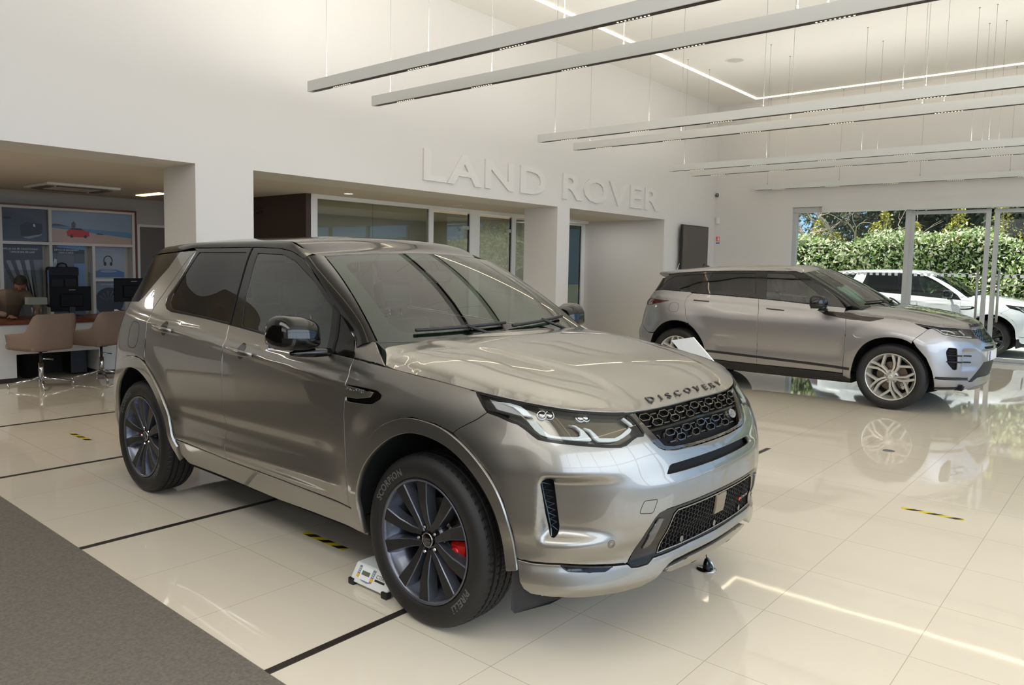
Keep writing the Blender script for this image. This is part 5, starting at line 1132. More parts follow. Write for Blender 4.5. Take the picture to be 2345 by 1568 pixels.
box('screen_body',(0,0,0),(1.15,.05,.985),BPL,t,bevel=.004); box('display_panel',(.018,-.003,.018),(1.132,.001,.967),mat('screen_off',(66,60,55),.25,0,.2),t); b=MB(); b.box((.3,.05,.3),(.85,.114,.7)); b.build('wall_bracket',BPL,t)
b=MB(); b.box((-.02,.012,.60),(0,.04,.73)); b.box((-.03,.02,.20),(0,.04,.23)); b.build('side_handle',BPL,t); b=MB(); b.tube([(-.03,.03,.20),(-.06,.05,.10),(-.07,.06,-.1),(-.04,.07,-.4)],.006,6); b.build('cable',FRM,t)
# ------------------------------------------------------------------ cars
PAINT_A=paint('warm_silver_paint',(138,135,128),.93,.34); PAINT_B=paint('grey_silver_paint',(160,158,158),.9,.38); WHITEP=paint('white_paint',(226,228,232),.0,.3)
car('D',(3.06,3.647,0),-PI/2+math.radians(-.4),PAINT_A,'large warm silver SUV with black roof and anthracite wheels, in the foreground','car','D')
ev=car('E',(10.11,3.52,0),-PI/2,PAINT_B,'grey silver coupe-roofed SUV with silver split-spoke wheels, parked by the right wall','car','E')
WH.clear()
car('D',(18.32,3.76,-.08),-PI/2,WHITEP,'white SUV parked outside behind the glass doors','car','D',detail=1)
# papers behind the second car's windscreen
b=MB(); b.box((-.0,-.15,-.001),(.21,.15,.001),T(0,0,0,0,.0,0)); 
pp=b.build('paper_sheet',mat('paper',(222,226,222),.7)); pp.matrix_world=ev.matrix_world if 0 else Matrix.Translation((9.62,2.80,1.285))@Matrix.Rotation(.15,4,'Z')@Matrix.Rotation(.53,4,'X'); tag(pp,'white paper sheet lying behind the windscreen of the grey silver SUV','paper')
# ------------------------------------------------------------------ charger, small stand, tilted card
t=empty('battery_charger',(2.19,2.86,0)); tag(t,'white battery charger with yellow buttons beside the front wheel','charger')
CW=mat('charger_white',(214,216,212),.45); 
b=MB(); L_=.27; b.add([(0,0,.018),(0,-L_,.018),(.05,-L_,.098),(.05,0,.098),(.22,0,.098),(.22,-L_,.098),(.22,-L_,.018),(.22,0,.018)],[[0,3,2,1],[3,4,5,2],[4,7,6,5],[0,1,6,7],[0,7,4,3],[1,2,5,6]]); b.build('case',CW,t,bevel=.008,seg=3)
dr=Vector((.05,0,.08)).normalized(); 
def cf(y,s,h=.001): return (0+dr.x*s-dr.z*h,y,.018+dr.z*s+dr.x*h)
def facep(name,ys,ss,m,h): b=MB(); b.add([cf(ys[0],ss[0],h),cf(ys[1],ss[0],h),cf(ys[1],ss[1],h),cf(ys[0],ss[1],h)],[[0,1,2,3]]); return b.build(name,m,t)
b=MB(); pts=[(-.035,.085),(-.035,.040),(-.05,.028),(-.085,.018),(-.12,.016),(-.150,.024),(-.155,.085)]; b.add([cf(y,s,.0008) for y,s in pts],[list(range(7))]); b.build('panel',mat('panel_grey',(120,126,144),.5),t)
facep('face_plate',(-.054,-.134),(.024,.086),mat('panel_light',(226,226,226),.5),.0014); facep('display',(-.066,-.122),(.046,.066),mat('lcd_green',(96,102,80),.3),.002)
for y in (-.044,-.144):
    facep('yellow_button',(y+.008,y-.008),(.030,.046),mat('button_yellow',(240,172,24),.5),.002)
    for s in (.052,.061,.070): facep('indicator',(y+.007,y-.007),(s,s+.005),mat('indicator_grey',(186,200,206),.5),.002)
Mc=Matrix(((0,-dr.z*0+dr.x,-dr.z,0),(-1,0,0,0),(0,dr.z,dr.x,0),(0,0,0,1)))
text('brand_text','CTEK',mat('ink_black',(30,30,30),.6),.024,Matrix(((0,dr.x,-dr.z,dr.x*.055),(-1,0,0,-.195),(0,dr.z,dr.x,.018+dr.z*.055),(0,0,0,1))),t,.0006); facep('black_strip',(-.165,-.235),(.040,.050),mat('ink_black',(30,30,30),.6),.001)
for x,y in ((-.002,.006),(.19,.006),(-.002,-L_+.034),(.19,-L_+.034)): box('rubber_foot',(x,y-.04,0),(x+.035,y,.032),BPL,t,bevel=.005)
t=empty('magnet_stand',(3.545,1.655,0)); tag(t,'small chrome-based black stand with a tilted disc under the front bumper','stand')
b=MB(); b.lathe([(0,.006),(.046,.006),(.050,.003),(.050,0),(0,0)],40); b.build('base',CHR,t); b=MB(); b.lathe([(.020,.006),(.018,.03),(.010,.055),(0,.058)],20); b.build('body',BLK,t)
b=MB(); b.lathe([(0,.006),(.028,.006),(.031,.003),(.031,-.003),(0,-.005)],32,T(.014,-.012,.034,.0,1.0,-.7)); b.build('disc',mat('disc_pale',(178,196,204),.15,.6),t); b=MB(); b.tube([(0,0,.055),(-.004,.004,.085),(-.02,.02,.12),(-.03,.03,.26)],.003,6); b.build('cable',BPL,t)
t=empty('price_card',(0,0,0)); tag(t,'white tilted card on a stand between the two cars','sign')
A=np.array([(4.3,2.31,1.091),(4.3,2.159,1.122),(4.3,1.962,.933),(4.3,2.113,.902)]); A2=A+[.012,0,0]
b=MB(); b.add(A.tolist()+A2.tolist(),[[0,1,2,3],[7,6,5,4]]+[[i,4+i,4+(i+1)%4,(i+1)%4] for i in range(4)]); b.build('card',mat('card_white',(238,238,234),.5),t); b=MB(); b.tube([(4.32,2.12,.95),(4.32,2.12,.02)],.012,10); b.lathe([(0,.02),(.12,.018),(.13,0)],32,T(4.32,2.12,0)); b.build('stand',mat('stand_grey',(150,150,150),.4,.5),t)
# floor warning tapes and the floor drain
YEL=mat('tape_yellow',(208,186,34),.45); TBK=mat('tape_black',(22,21,20),.45)
def tape(name,x,y0,y1,label):
    b=MB(); L=y0-y1; t=empty(name,(x,y0,0)); tag(t,label,'floor tape','striped tapes on the floor'); b.box((-.022,-L,0),(.022,0,.0008)); b.build('yellow_tape',YEL,t)
    b=MB(); k=3; 
    for i in range(k): y=-.02-i*(L/3); w=L/6; V=[(-.022,y,.0012),(.022,y-.05,.0012),(.022,y-.05-w,.0012),(-.022,y-w,.0012)]; V=[(a,max(-L,c),d) for a,c,d in V]; b.add(V,[[0,1,2,3][::-1]])
    b.build('black_stripes',TBK,t)
tape('warning_tape',2.445,3.60,3.22,'black and yellow tape on the tiles beside the silver SUV sill')
tape('warning_tape',2.468,7.17,6.76,'black and yellow tape on the tiles behind the silver SUV, near the chairs')
tape('warning_tape',5.388,1.16,.80,'black and yellow tape on the open tiles right of the silver SUV')
b=MB(); b.lathe([(0,.003),(.045,.003),(.05,0)],28,T(7.049,1.644,0)); o=b.build('floor_cap',mat('cap_grey',(120,122,122),.3,.6)); tag(o,'small grey round cap set in the floor tiles','floor cap')
# ------------------------------------------------------------------ reception desk
t=empty('reception_desk',(0,0,0)); tag(t,'long white reception desk with a brown wooden top','desk')
DW=mat('desk_white',(196,197,196),.5); WOOD=mat('desk_wood',(104,52,34),.35,var=(3,(84,40,26)))
box('desk_top',(-1.5,10.45,.715),(5.0,11.35,.757),WOOD,t,bevel=.004); box('apron',(-1.5,10.499,.345),(4.85,10.53,.715),DW,t)
box('pedestal',(-1.5,10.499,.06),(3.03,11.25,.345),DW,t); box('pedestal',(3.98,10.499,.06),(4.85,11.25,.345),DW,t); b=MB(); b.box((-1.5,10.52,0),(3.0,11.2,.06)); b.box((4.0,10.52,0),(4.8,11.2,.06)); b.box((3.0,11.10,0),(4.0,11.2,.7)); b.build('plinth',mat('plinth_dark',(40,33,30),.6),t)
b=MB(); b.box((3.72,10.75,.02),(3.92,11.05,.42)); o=b.build('computer_tower',BPL,bevel=.006); tag(o,'black computer tower standing under the white desk','computer')
t=empty('waste_bin',(3.28,10.85,0)); tag(t,'round black waste bin under the white desk','bin'); b=MB(); b.lathe([(0,.01),(.10,.01),(.13,.30),(.134,.30),(.134,.31),(.125,.31)],28); b.build('bin_body',BPL,t)
# chairs
FAB=mat('taupe_upholstery',(122,104,92),.8)
def shell_chair(x,y,rz,label):
    t=empty('swivel_chair',(x,y,0),rz); tag(t,label,'chair','taupe swivel chairs at the desk'); n=41; V=[];F=[]
    def rad(a): c,s=abs(math.cos(a)),abs(math.sin(a)); return .29/((c**4+s**4)**.25)
    for side_,dr_ in ((1,0.0),(0,-.030)):
        for i in range(n):
            a=math.radians(-128+256*i/(n-1)); aa=abs(math.degrees(a)); top=.885-.21*float(sm(40,62,np.array(aa)))-.0006*max(0,aa-60)
            for z,k in ((.455,.90),(.50,.97),(.62,1.02),(top-.012,1.10 if aa<60 else 1.04),(top,1.08 if aa<60 else 1.02)):
                r=rad(a)*k+dr_; V.append((r*math.sin(a),-r*math.cos(a),z))
    m=5
    for i in range(n-1):
        for j in range(m-1): F.append([i*m+j,(i+1)*m+j,(i+1)*m+j+1,i*m+j+1][::-1]); o=n*m; F.append([o+i*m+j,(i+1)*m+j+o,(i+1)*m+j+1+o,i*m+j+1+o])
        F.append([i*m+m-1,(i+1)*m+m-1,n*m+(i+1)*m+m-1,n*m+i*m+m-1][::-1]); F.append([i*m,(i+1)*m,n*m+(i+1)*m,n*m+i*m])
    for i in (0,n-1):
        for j in range(m-1): q=[i*m+j,i*m+j+1,n*m+i*m+j+1,n*m+i*m+j]; F.append(q if i else q[::-1])
    b=MB(); b.add(V,F,True); b.build('backrest_shell',FAB,t)
    b=MB(); b.box((-.25,-.24,.45),(.25,.27,.53)); b.build('seat',FAB,t,bevel=.03,seg=3)
    b=MB(); b.box((-.05,-.05,.42),(.05,.05,.455)); b.tube([(0,0,.25),(0,0,.43)],.016,12); b.build('gas_lift',BPL,t); b=MB(); b.tube([(0,0,.09),(0,0,.29)],.027,20); b.build('column',CHR,t); b=MB(); b.tube([(.03,.05,.335),(.17,.02,.31)],.010,8); b.build('lever',CHR,t)
    for k in range(4):
        a=PI/4+k*PI/2+.25; c,s=math.cos(a),math.sin(a); b=MB(); b.tube([(0,0,.115),(.33*c,.33*s,.045)],[.020,.011],10); b.tube([(.33*c,.33*s,.055),(.33*c,.33*s,0)],.012,10); b.build('leg',CHR,t)
    return t
shell_chair(3.13,9.98,.30,'taupe swivel chair on the left, showing its whole back'); shell_chair(3.86,10.12,.35,'taupe swivel chair on the right, half hidden by the car')
def monitor(x,y,w,h,zb,rz,label):
    t=empty('monitor',(x,y,.757),rz); tag(t,label,'monitor'); MBK=mat('monitor_black',(9,9,10),.6,0,0,.2); box('screen_housing',(-w/2,0,zb),(w/2,.035,zb+h),MBK,t,bevel=.006); box('rear_bulge',(-w*.28,-.03,zb+.06),(w*.28,.0,zb+h*.7),MBK,t,bevel=.012); box('neck',(-.035,-.02,0),(.035,.01,zb+.1),BPL,t); b=MB(); b.box((-.13,-.10,0),(.13,.10,.012)); b.build('foot',BPL,t); b=MB(); b.box((-.04,-.031,zb+h-.05),(.04,-.030,zb+h-.038)); b.build('maker_mark',mat('mark_grey',(110,110,110),.5),t); return t
monitor(3.82,10.95,.49,.33,.07,0,'black monitor seen from behind on the desk, left of the pair'); monitor(4.62,10.95,.50,.33,.18,0,'black monitor seen from behind on the desk, beside the car')
t=empty('plexiglass_screen',(3.36,10.72,.757)); tag(t,'clear acrylic counter screen with a white tray on the desk','screen guard'); box('acrylic_sheet',(-.36,-.003,.0),(.12,.003,.62),CLR,t); box('foot',(-.30,-.06,0),(-.28,.06,.02),CLR,t); box('foot',(.04,-.06,0),(.06,.06,.02),CLR,t)
box('paper_tray',(-.11,.01,.18),(.10,.16,.27),mat('tray_white',(190,190,184),.6),t,bevel=.004); b=MB(); b.tube([(-.05,.09,.18),(-.05,.09,0)],.008,8); b.tube([(.05,.09,.18),(.05,.09,0)],.008,8); b.build('tray_leg',MET,t)
t=empty('brochure_holder',(4.27,10.62,.757)); tag(t,'small holder of white leaflets on the desk between the monitors','leaflets'); 
for k in range(4): b=MB(); b.box((-.05+.025*k,0,0),(-.005+.025*k,.004,.10-.012*k),T(0,.02*k,0,.2,0,.2*k)); b.build('leaflet',mat('paper',(222,226,222),.7),t)
b=MB(); b.box((-.012,-.02,.04),(.03,-.015,.08)); b.build('yellow_note',mat('note_yellow',(220,170,40),.6),t)
t=empty('desk_phone',(4.42,10.70,.757)); tag(t,'black desk phone beside the leaflets','phone'); box('phone_base',(-.10,-.08,0),(.10,.08,.05),BPL,t,bevel=.01); box('handset',(-.09,-.07,.05),(-.045,.07,.085),BPL,t,bevel=.012); box('phone_label',(0,-.081,.012),(.07,-.080,.03),mat('tray_white',(190,190,184),.6),t)
# ------------------------------------------------------------------ accessory display wall
t=empty('display_shelving',(0,0,0)); tag(t,'white accessory shelving with a brown frame on the back wall','shelving')
SHW=mat('shelf_white',(200,198,192),.6); Y0=12.42
b=MB(); b.box((-.4,Y0,2.27),(5.31,12.6,2.30)); b.box((5.28,Y0,.10),(5.31,12.6,2.27)); b.build('wooden_frame',WOOD,t)
b=MB()
for x in (2.2,3.42,4.05,5.24): b.box((x,Y0-.003,.1),(x+.04,12.6,2.268))
b.box((4.64,Y0-.003,.1),(4.68,12.6,1.73)); b.box((-.4,Y0,2.235),(5.28,12.6,2.27)); b.box((-.4,Y0,1.72),(5.28,12.6,1.76)); b.box((4.68,Y0,1.18),(5.24,12.6,1.22)); b.box((-.4,Y0,.60),(5.28,12.6,.64)); b.build('shelf_frame',SHW,t)
def poster(x0,x1,z0,z1,rgb,label,y=12.56):
    o=box('poster',(x0,y,z0),(x1,y+.01,z1),mat('poster_%d_%d_%d'%rgb,rgb,.35)); tag(o,label,'poster'); return o
def pf(par,pts,rgb,y=12.559,name='printed_shape'): m=MB(); m.add([(x,y,z) for x,z in pts],[list(range(len(pts)))]); return m.build(name,mat('print_%d_%d_%d'%rgb,rgb,.4),par)
p=poster(4.09,5.24,1.76,2.235,(126,146,168),'poster of a red car on a beach with pale blue sky',12.46)
Yq=12.459
pf(p,[(4.09,1.76),(4.09,1.98),(5.24,1.86),(5.24,1.76)],(172,150,140),Yq,'printed_sand'); pf(p,[(4.09,1.98),(4.09,2.0),(5.24,1.95),(5.24,1.86)],(84,126,164),Yq-.0005,'printed_sea'); pf(p,[(4.09,2.0),(4.12,2.04),(4.22,2.035),(4.36,2.0)],(74,84,104),Yq-.001,'printed_headland')
pf(p,[(4.31,1.865),(4.30,1.93),(4.34,1.965),(4.38,1.985),(4.50,1.985),(4.54,1.955),(4.61,1.94),(4.62,1.87),(4.56,1.85),(4.36,1.85)],(178,34,44),Yq-.0015,'printed_red_car'); pf(p,[(4.34,1.965),(4.38,1.985),(4.50,1.985),(4.54,1.955)],(40,36,44),Yq-.002,'printed_windows')
for x in (4.37,4.56): pf(p,[(x+.024*math.cos(a),1.862+.024*math.sin(a)) for a in np.linspace(0,2*PI,14,endpoint=False)],(28,26,30),Yq-.0025,'printed_wheel')
pf(p,[(4.37,1.99),(4.37,2.05),(4.40,2.09),(4.43,2.05),(4.42,1.99)],(70,76,88),Yq-.002,'printed_luggage'); pf(p,[(4.71,1.905),(4.74,1.92),(4.84,1.91),(4.80,1.895)],(52,64,78),Yq-.002,'printed_boat')
p=poster(3.46,4.05,1.76,2.235,(58,58,66),'poster showing the front of a dark car',12.46)
pf(p,[(3.46,1.80),(3.46,2.20),(3.60,2.18),(3.85,2.09),(3.97,2.0),(3.99,1.86),(3.96,1.79)],(52,62,76),Yq,'printed_car_nose'); pf(p,[(3.70,1.84),(3.69,2.00),(3.78,2.04),(3.97,2.02),(3.98,1.95),(3.95,1.84)],(14,15,20),Yq-.001,'printed_grille'); pf(p,[(3.46,2.10),(3.56,2.11),(3.60,2.08),(3.46,2.07)],(14,15,20),Yq-.001,'printed_vent'); pf(p,[(3.72,1.82),(3.95,1.87),(3.97,1.89),(3.96,1.85),(3.80,1.80)],(120,132,140),Yq-.0015,'printed_lip'); pf(p,[(3.86,1.98),(3.86,2.02),(3.885,2.01),(3.885,1.975)],(180,184,186),Yq-.002,'printed_emblem')
p=poster(3.46,4.0,.64,1.72,(96,96,98),'grey poster about rubber floor mats with white caption'); 
for k in range(7): pf(p,[(3.47+.06*k,1.50),(3.52+.06*k,1.50),(3.76+.03*k,.9),(3.70+.03*k,.9)],(132,132,134) if k%2 else (58,58,64),12.5585,'printed_ribs')
pf(p,[(3.46,1.48),(3.46,1.72),(4.0,1.72),(4.0,1.50)],(48,48,54),12.558,'printed_caption_band')
Mt=lambda x,z,y=12.556:Matrix(((1,0,0,x),(0,0,-1,y),(0,1,0,z),(0,0,0,1)))
INKW=mat('caption_white',(214,214,214),.5)
text('caption','TAPIS DE SOL EN CAOUTCHOUC -',INKW,.036,Mt(3.72,1.64),p,.0004,1,.86); text('caption','TAPIS DE SOL DE LUXE',INKW,.036,Mt(3.74,1.595),p,.0004,1,.86)
p=poster(4.09,4.58,.64,1.72,(66,72,82),'dark poster about seat storage behind the black organiser bag')
pf(p,[(4.09,1.60),(4.22,1.72),(4.58,1.72),(4.58,1.60)],(96,146,192),12.558,'printed_sky'); pf(p,[(4.34,.9),(4.34,1.45),(4.58,1.45),(4.58,.9)],(96,128,164),12.558,'printed_door'); pf(p,[(4.11,1.35),(4.16,1.52),(4.22,1.50),(4.18,1.25)],(170,188,198),12.557,'printed_trim'); pf(p,[(4.19,1.30),(4.19,1.54),(4.22,1.58),(4.40,1.58),(4.43,1.54),(4.43,1.30)],(92,92,96),12.556,'printed_headrest')
pf(p,[(4.09,1.60),(4.09,1.70),(4.58,1.66),(4.58,1.60)],(38,44,54),12.5575,'printed_caption_band'); text('caption','ESPACE DE RANGEMENT',INKW,.036,Mt(4.33,1.64),p,.0004,1,.86); text('caption','DANS LE SIÈGE',INKW,.036,Mt(4.32,1.60,12.555),p,.0004,1,.86)
p=poster(4.68,5.17,1.22,1.72,(150,158,170),'pale poster of black headphones above blue ripples'); 
m=MB(); m.tube([(4.92+.062*math.cos(a),12.556,1.50+.075*math.sin(a)) for a in np.linspace(-.35,PI+.35,24)],.006,6); m.build('printed_headband',TBK,p)
for x in (4.875,4.965): pf(p,[(x+.020*math.cos(a),1.45+.03*math.sin(a)) for a in np.linspace(0,2*PI,14,endpoint=False)],(18,20,24),12.554,'printed_ear_cup')
pf(p,[(4.69,1.24),(4.69,1.32),(4.80,1.36),(5.05,1.36),(5.16,1.32),(5.16,1.24)],(78,104,146),12.556,'printed_water'); pf(p,[(4.92+.13*math.cos(a),1.335+.018*math.sin(a)) for a in np.linspace(0,2*PI,20,endpoint=False)],(126,148,182),12.555,'printed_ripple'); text('caption','CASQUE AUDIO',INKW,.026,Mt(4.92,1.66),p,.0003,1.1)
p=poster(4.68,5.17,.64,1.18,(120,128,140),'grey poster of a black wheel below the headphones poster'); pf(p,[(4.93+.22*math.cos(a),.86+.22*math.sin(a)) for a in np.linspace(0,2*PI,36,endpoint=False)],(20,22,26),12.558,'printed_tyre'); 
for k in range(7): a=.45*k-.1; pf(p,[(4.93+.02*math.cos(a+1.5),.86+.02*math.sin(a+1.5)),(4.93+.17*math.cos(a-.06),.86+.17*math.sin(a-.06)),(4.93+.17*math.cos(a+.06),.86+.17*math.sin(a+.06))],(70,74,80),12.557,'printed_spoke')
text('caption','JANTES EN ALLIAGE',INKW,.026,Mt(4.92,1.12),p,.0003,1.0)
t=empty('seat_organiser_bag',(4.21,12.36,1.0)); tag(t,'black seat organiser bag hanging in front of the shelving','bag'); BAG=mat('black_fabric',(20,20,24),.85)
box('bag_body',(-.21,0,-.2),(.21,.12,.40),BAG,t,bevel=.03); box('upper_flap',(-.205,-.02,.27),(.205,.0,.39),mat('dark_navy_fabric',(32,32,40),.8),t,bevel=.008); box('pocket',(-.17,-.03,.08),(-.01,0,.22),mat('dark_navy_fabric',(32,32,40),.8),t,bevel=.008); box('pocket',(.01,-.03,.08),(.17,0,.22),mat('dark_navy_fabric',(32,32,40),.8),t,bevel=.008); b=MB(); b.tube([(-.07,.06,.40),(-.05,.05,.44),(0,.05,.455),(.05,.05,.44),(.07,.06,.40)],.012,8); b.build('handle',BAG,t)
w_=empty('door_7'); st(w_); box('door_leaf',(5.42,12.57,0),(6.1,12.61,2.06),mat('door_grey',(104,100,95),.6),w_); b=MB(); b.box((5.38,12.56,0),(5.42,12.6,2.10)); b.box((5.42,12.56,2.06),(6.14,12.6,2.10)); b.build('door_frame',FRM,w_)
t=empty('air_conditioning_cassette',(3.95,11.2,2.5)); tag(t,'square ceiling air conditioning cassette above the desk','air conditioner'); b=MB(); b.box((-.45,-.45,-.035),(.45,.45,0)); b.build('panel',FRM,t,bevel=.01); b=MB(); b.box((-.24,-.24,-.045),(.24,.24,-.035)); b.build('intake_grille',mat('grille_white',(196,192,182),.8),t)
for k in range(4):
    b=MB(); b.box((-.30,-.40,-.050),(.30,-.32,-.034),T(0,0,0,0,0,k*PI/2)); b.build('louvre',mat('louvre_dark',(96,92,86),.6),t)
o=box('ceiling_light_strip',(5.02,11.0,2.488),(5.14,11.75,2.5),mat('lamp_on',(255,230,190),.5,emit=(255,214,160),es=6)); tag(o,'short warm light strip in the low ceiling','ceiling light')
# ------------------------------------------------------------------ person leaning over the desk
def skin(name,pts,edges,radii,m,parent,sub=2):
    me=bpy.data.meshes.new(name); me.from_pydata(pts,edges,[]); o=link(name,me,m,parent); md=o.modifiers.new('skin','SKIN'); md.use_smooth_shade=True
    for v,r in zip(me.skin_vertices[0].data,radii): v.radius=(r,r) if not hasattr(r,'__len__') else r
    me.skin_vertices[0].data[0].use_root=True; s_=o.modifiers.new('s','SUBSURF'); s_.levels=s_.render_levels=sub; return o
per=empty('person',(3.2,11.55,0)); tag(per,'person in a brown sweater leaning forward over the desk behind the acrylic screen','person')
SK=mat('skin',(176,118,98),.55); SW=mat('brown_sweater',(122,102,84),.85)
P_=[(0,0,.52),(-.01,-.06,.72),(0,-.16,.92),(.02,-.24,1.04),(-.17,-.25,1.02),(.20,-.25,1.03),(-.27,-.42,.84),(-.12,-.60,.80),(.30,-.42,.86),(.20,-.60,.80),(.05,-.31,1.10),(-.09,0,.50),(.09,0,.50),(-.11,-.38,.48),(.11,-.38,.48),(-.11,-.40,.08),(.11,-.40,.08)]
bd=skin('body',P_,[(0,1),(1,2),(2,3),(3,4),(3,5),(4,6),(6,7),(5,8),(8,9),(3,10),(0,11),(0,12),(11,13),(12,14),(13,15),(14,16)],[(.16,.13),(.16,.12),(.17,.12),(.15,.10),.075,.075,.05,.036,.05,.036,.055,.10,.10,.08,.08,.05,.05],SW,per)
b=MB(); n=20; HM=T(.10,-.36,1.185,.75,.1,-.35)
G=np.zeros((13,n+1,3))
for i in range(13):
    p_=PI*i/12
    for j in range(n+1):
        a=2*PI*j/n; r=math.sin(p_); x=.072*r*math.cos(a); y=.092*r*math.sin(a); z=.115*math.cos(p_)
        if z<0: x*=1-.35*(-z/.115)**1.5; y*=1-.18*(-z/.115)
        if abs(a-3*PI/2)<.35 and -.05<z<.02: y-=.018*(1-abs(a-3*PI/2)/.35)
        G[i,j]=HM@Vector((x,y,z))
b.grid(G,True,True); hd_=b.build('head',SK,per)
b=MB(); 
for sx in (-1,1): b.lathe([(0,.012),(.018,.008),(.02,0),(0,-.01)],12,HM@T(sx*.074,.01,-.005,0,sx*PI/2,0)); 
b.build('ears',SK,hd_); b=MB(); 
for sx in (-1,1): b.lathe([(0,.004),(.010,.002),(.012,-.003)],10,HM@T(sx*.028,-.086,.0,PI/2,0,0))
b.build('eyes',mat('eye_dark',(40,30,26),.4),hd_); b=MB(); b.box((-.022,-.085,-.062),(.022,-.078,-.055),HM); b.build('mouth',mat('lip',(140,80,70),.5),hd_)
G2=np.zeros((9,n+1,3))
for i in range(9):
    p_=PI*.58*i/8
    for j in range(n+1):
        a=2*PI*j/n; r=math.sin(p_); x=.080*r*math.cos(a); y=.100*r*math.sin(a)+.008; z=.125*math.cos(p_)
        if y<-.03 and z<.07: z=.07; y=max(y,-.088)
        G2[i,j]=HM@Vector((x,y,z))
b=MB(); b.grid(G2,True,True); b.build('hair',mat('dark_hair',(34,26,22),.7),per)
for sx,hx in ((-1,-.10),(1,.19)):
    hp=[(hx,-.61,.795),(hx,-.66,.785),(hx,-.70,.778)]; ed=[(0,1),(1,2)]; rd=[.026,(.034,.016),(.036,.014)]
    for k in range(4):
        o_=(-.027+.018*k); l=(.030,.036,.034,.026)[k]; i0=len(hp); hp+=[(hx+o_,-.725,.778),(hx+o_*1.1,-.725-l,.776),(hx+o_*1.1,-.725-l*1.7,.768)]; ed+=[(2,i0),(i0,i0+1),(i0+1,i0+2)]; rd+=[.009,.0085,.007]
    i0=len(hp); hp+=[(hx-sx*-.036,-.68,.778),(hx-sx*-.055,-.71,.774)]; ed+=[(1,i0),(i0,i0+1)]; rd+=[.011,.009]
    skin('hand',hp,ed,rd,SK,per,1)
t=empty('office_chair',(3.2,11.62,0)); tag(t,'dark office chair the person sits on behind the desk','chair'); box('seat',(-.24,-.25,.36),(.24,.25,.42),BAG,t,bevel=.02); box('backrest',(-.22,.24,.48),(.22,.29,.98),BAG,t,bevel=.02); b=MB(); b.tube([(0,0,.08),(0,0,.37)],.025,10); b.build('column',BPL,t)
for k in range(5): a=2*PI*k/5; b=MB(); b.tube([(0,0,.09),(.28*math.cos(a),.28*math.sin(a),.05)],.016,8); b.lathe([(0,.025),(.025,.02),(.025,-.02),(0,-.025)],10,T(.28*math.cos(a),.28*math.sin(a),.026,PI/2,0,0)); b.build('leg',BPL,t)
# ------------------------------------------------------------------ outdoors
pv=box('ground_outside',(XW+.25,-30,-.2),(60,40,-.08),mat('paving',(206,202,194),.85,var=(.8,(192,188,180)))); pv['kind']='structure'
gr=box('ground_front',(-30,-40,-.14),(XW+.25,-4.8,-.01),mat('asphalt',(120,120,118),.9)); gr['kind']='structure'
def leafmat(name,c1,c2,sc=9,rough=.45):
    m=mat(name,c1,rough,var=(sc,c2)); return m
def leaves(name,n,fn,size,m,parent=None,seed=1,aim=None):
    r=np.random.default_rng(seed); P=fn(r,n); k=len(P); a=r.normal(size=(k,3)); 
    if aim is not None: a=a*.75+np.array(aim)
    a/=np.linalg.norm(a,axis=1)[:,None]; t=np.cross(a,r.normal(size=(k,3))); t/=np.linalg.norm(t,axis=1)[:,None]; b_=np.cross(a,t); s=size*(.6+.8*r.random(k))[:,None]
    V=np.stack([P-t*s*.9,P-b_*s*.42+a*s*.1,P+t*s*.9,P+b_*s*.42+a*s*.1],1).reshape(-1,3); F=np.arange(4*k).reshape(-1,4)
    me=bpy.data.meshes.new(name); me.from_pydata(V.tolist(),[],F.tolist()); return link(name,me,m,parent)
hg=empty('hedge',(21.3,3,0)); tag(hg,'long clipped hedge of glossy green leaves outside the glass','hedge')
def hf(r,n):
    y=r.uniform(-12,10,n); z=r.random(n)*2.5; top=2.42+.12*np.sin(y*1.3)+.1*np.sin(y*3.1+1); z=z/2.5*top; d=.10*np.sin(y*2.1)+.10*np.sin(z*4+y)+r.exponential(.10,n)
    x=-.9+d; k=r.random(n)<.22; z=np.where(k,top+r.normal(0,.06,n),z); x=np.where(k,r.uniform(-.8,.8,n),x); return np.stack([x,y,z],1)
leaves('foliage_pale',22000,hf,.060,leafmat('leaf_pale',(196,200,146),(232,232,200),30,.35),hg,1,(-.7,.1,.5)); leaves('foliage_green',22000,hf,.060,leafmat('leaf_green',(96,130,56),(140,164,84),25,.4),hg,2,(-.6,.1,.5))
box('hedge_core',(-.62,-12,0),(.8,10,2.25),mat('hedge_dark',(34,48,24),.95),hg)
for i in range(16):
    y=-2.0+i*.62+.25*math.sin(i*2.3); s=empty('yellow_shrub',(22.1,y,2.2)); tag(s,'yellow leafed shoots of a shrub rising above the hedge','shrub','yellow shrubs above the hedge'); h=.9+.35*math.sin(i*1.7)
    if y>4.8: h*=.7
    leaves('foliage',420,lambda r,n:np.stack([r.normal(0,.14,n)*(1.1-(q:=r.random(n))*.8),r.normal(0,.18,n)*(1.15-q*.9),q*h*1.15],1),.045,leafmat('leaf_yellow',(190,172,58),(150,160,70),12),s,20+i,(-.6,.1,.4)); b=MB(); b.tube([(0,0,-2.2),(.02,.02,h*.9)],.012,5); b.build('stem',mat('twig',(120,100,74),.8),s)
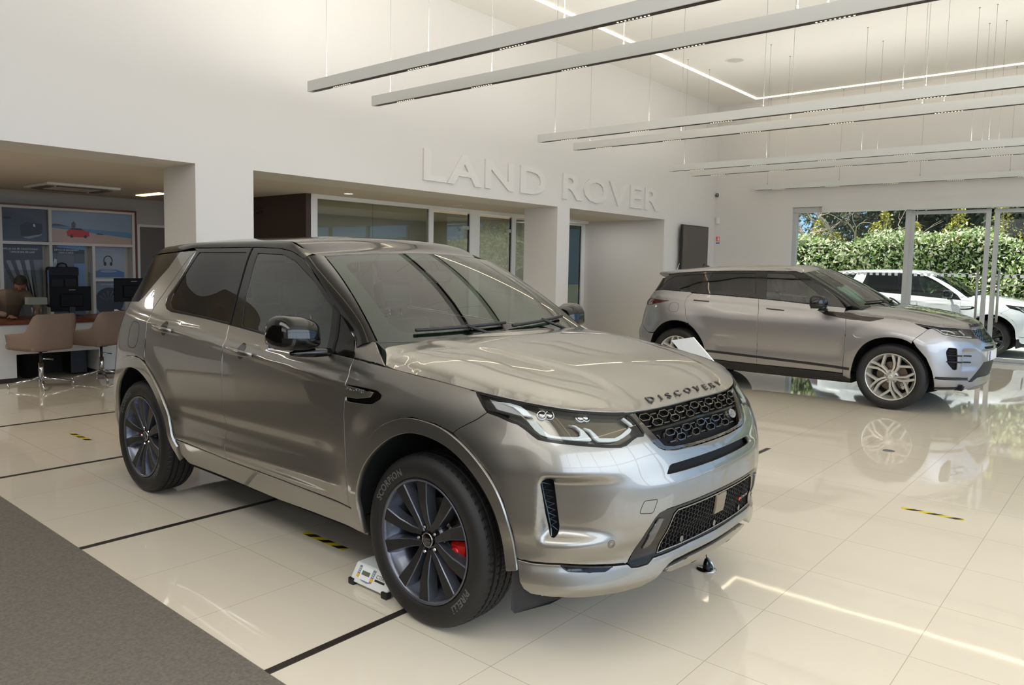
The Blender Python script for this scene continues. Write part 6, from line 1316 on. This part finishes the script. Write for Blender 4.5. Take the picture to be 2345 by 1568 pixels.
def tree(x,y,h,r0,n,sz,m,label,cz,seed,trunk=.12,name='tree',sq=(1,1,.7)):
    t=empty(name,(x,y,0)); tag(t,label,'tree'); b=MB(); b.tube([(0,0,0),(.1,.05,cz*.5),(0,.1,cz)],[trunk,trunk*.8,trunk*.5],10)
    rr=np.random.default_rng(seed)
    for k in range(6): a=rr.random()*6.28; b.tube([(0,0,cz*.6+k*.1),(r0*.5*math.cos(a),r0*.5*math.sin(a),cz*.9),(r0*.8*math.cos(a+.3),r0*.8*math.sin(a+.3),cz+.3)],[trunk*.4,trunk*.25,.02],6)
    b.build('trunk',mat('bark',(128,112,98),.9,var=(6,(92,80,70))),t)
    def fn(r,n_): u=r.normal(size=(n_,3)); u/=np.linalg.norm(u,axis=1)[:,None]; q=r.random(n_)**.45; w=1+.25*np.sin(u[:,0]*7+u[:,2]*5)*np.cos(u[:,1]*6); return u*(q*w)[:,None]*np.array([r0*sq[0],r0*sq[1],r0*sq[2]])+[0,0,cz]
    leaves('crown',n,fn,sz,m,t,seed); return t
DKG=leafmat('leaf_dark',(54,70,40),(34,46,30),5,.7); MDG=leafmat('leaf_mid',(92,112,56),(66,88,44),6,.6); PIN=leafmat('leaf_pine',(116,128,84),(76,92,58),6,.7)
tree(26,1.2,8,3.8,15000,.13,DKG,'dark evergreen tree behind the middle of the hedge',3.9,3); tree(27,5.6,8,3.6,15000,.13,DKG,'dark evergreen tree behind the yellow shrubs',4.1,4)
tree(24,-2.8,6,2.0,5000,.09,MDG,'mid green bushy tree at the right behind the hedge',2.3,5); tree(29,-1.5,9,2.6,3500,.10,PIN,'tall pine with pale bark beside the glass door',5.6,6,.24); tree(24.5,8.8,6,2.3,2600,.07,PIN,'feathery olive tree at the left end of the hedge',3.4,7,.10)
bt=empty('bare_tree',(23.3,7.9,0)); tag(bt,'leafless tree with pale tangled branches behind the hedge','tree'); rr=random.Random(5); b=MB()
def br(p,d,l,r,k):
    q=p+d*l; m_=p+d*l*.5+Vector((rr.uniform(-1,1),rr.uniform(-1,1),rr.uniform(-1,1)))*l*.10; b.tube([p,m_,q],[r,r*.85,r*.7],5,caps=False)
    if k>0:
        for _ in range(3 if k>2 else 2):
            dd=(d+Vector((rr.uniform(-1,1),rr.uniform(-1,1),rr.uniform(-.7,.8)))*.85).normalized(); br(q,dd,l*rr.uniform(.62,.85),r*.62,k-1)
br(Vector((0,0,0)),Vector((0,-.1,1)),1.5,.10,6); b.build('branches',mat('pale_bark',(186,172,154),.85),bt)
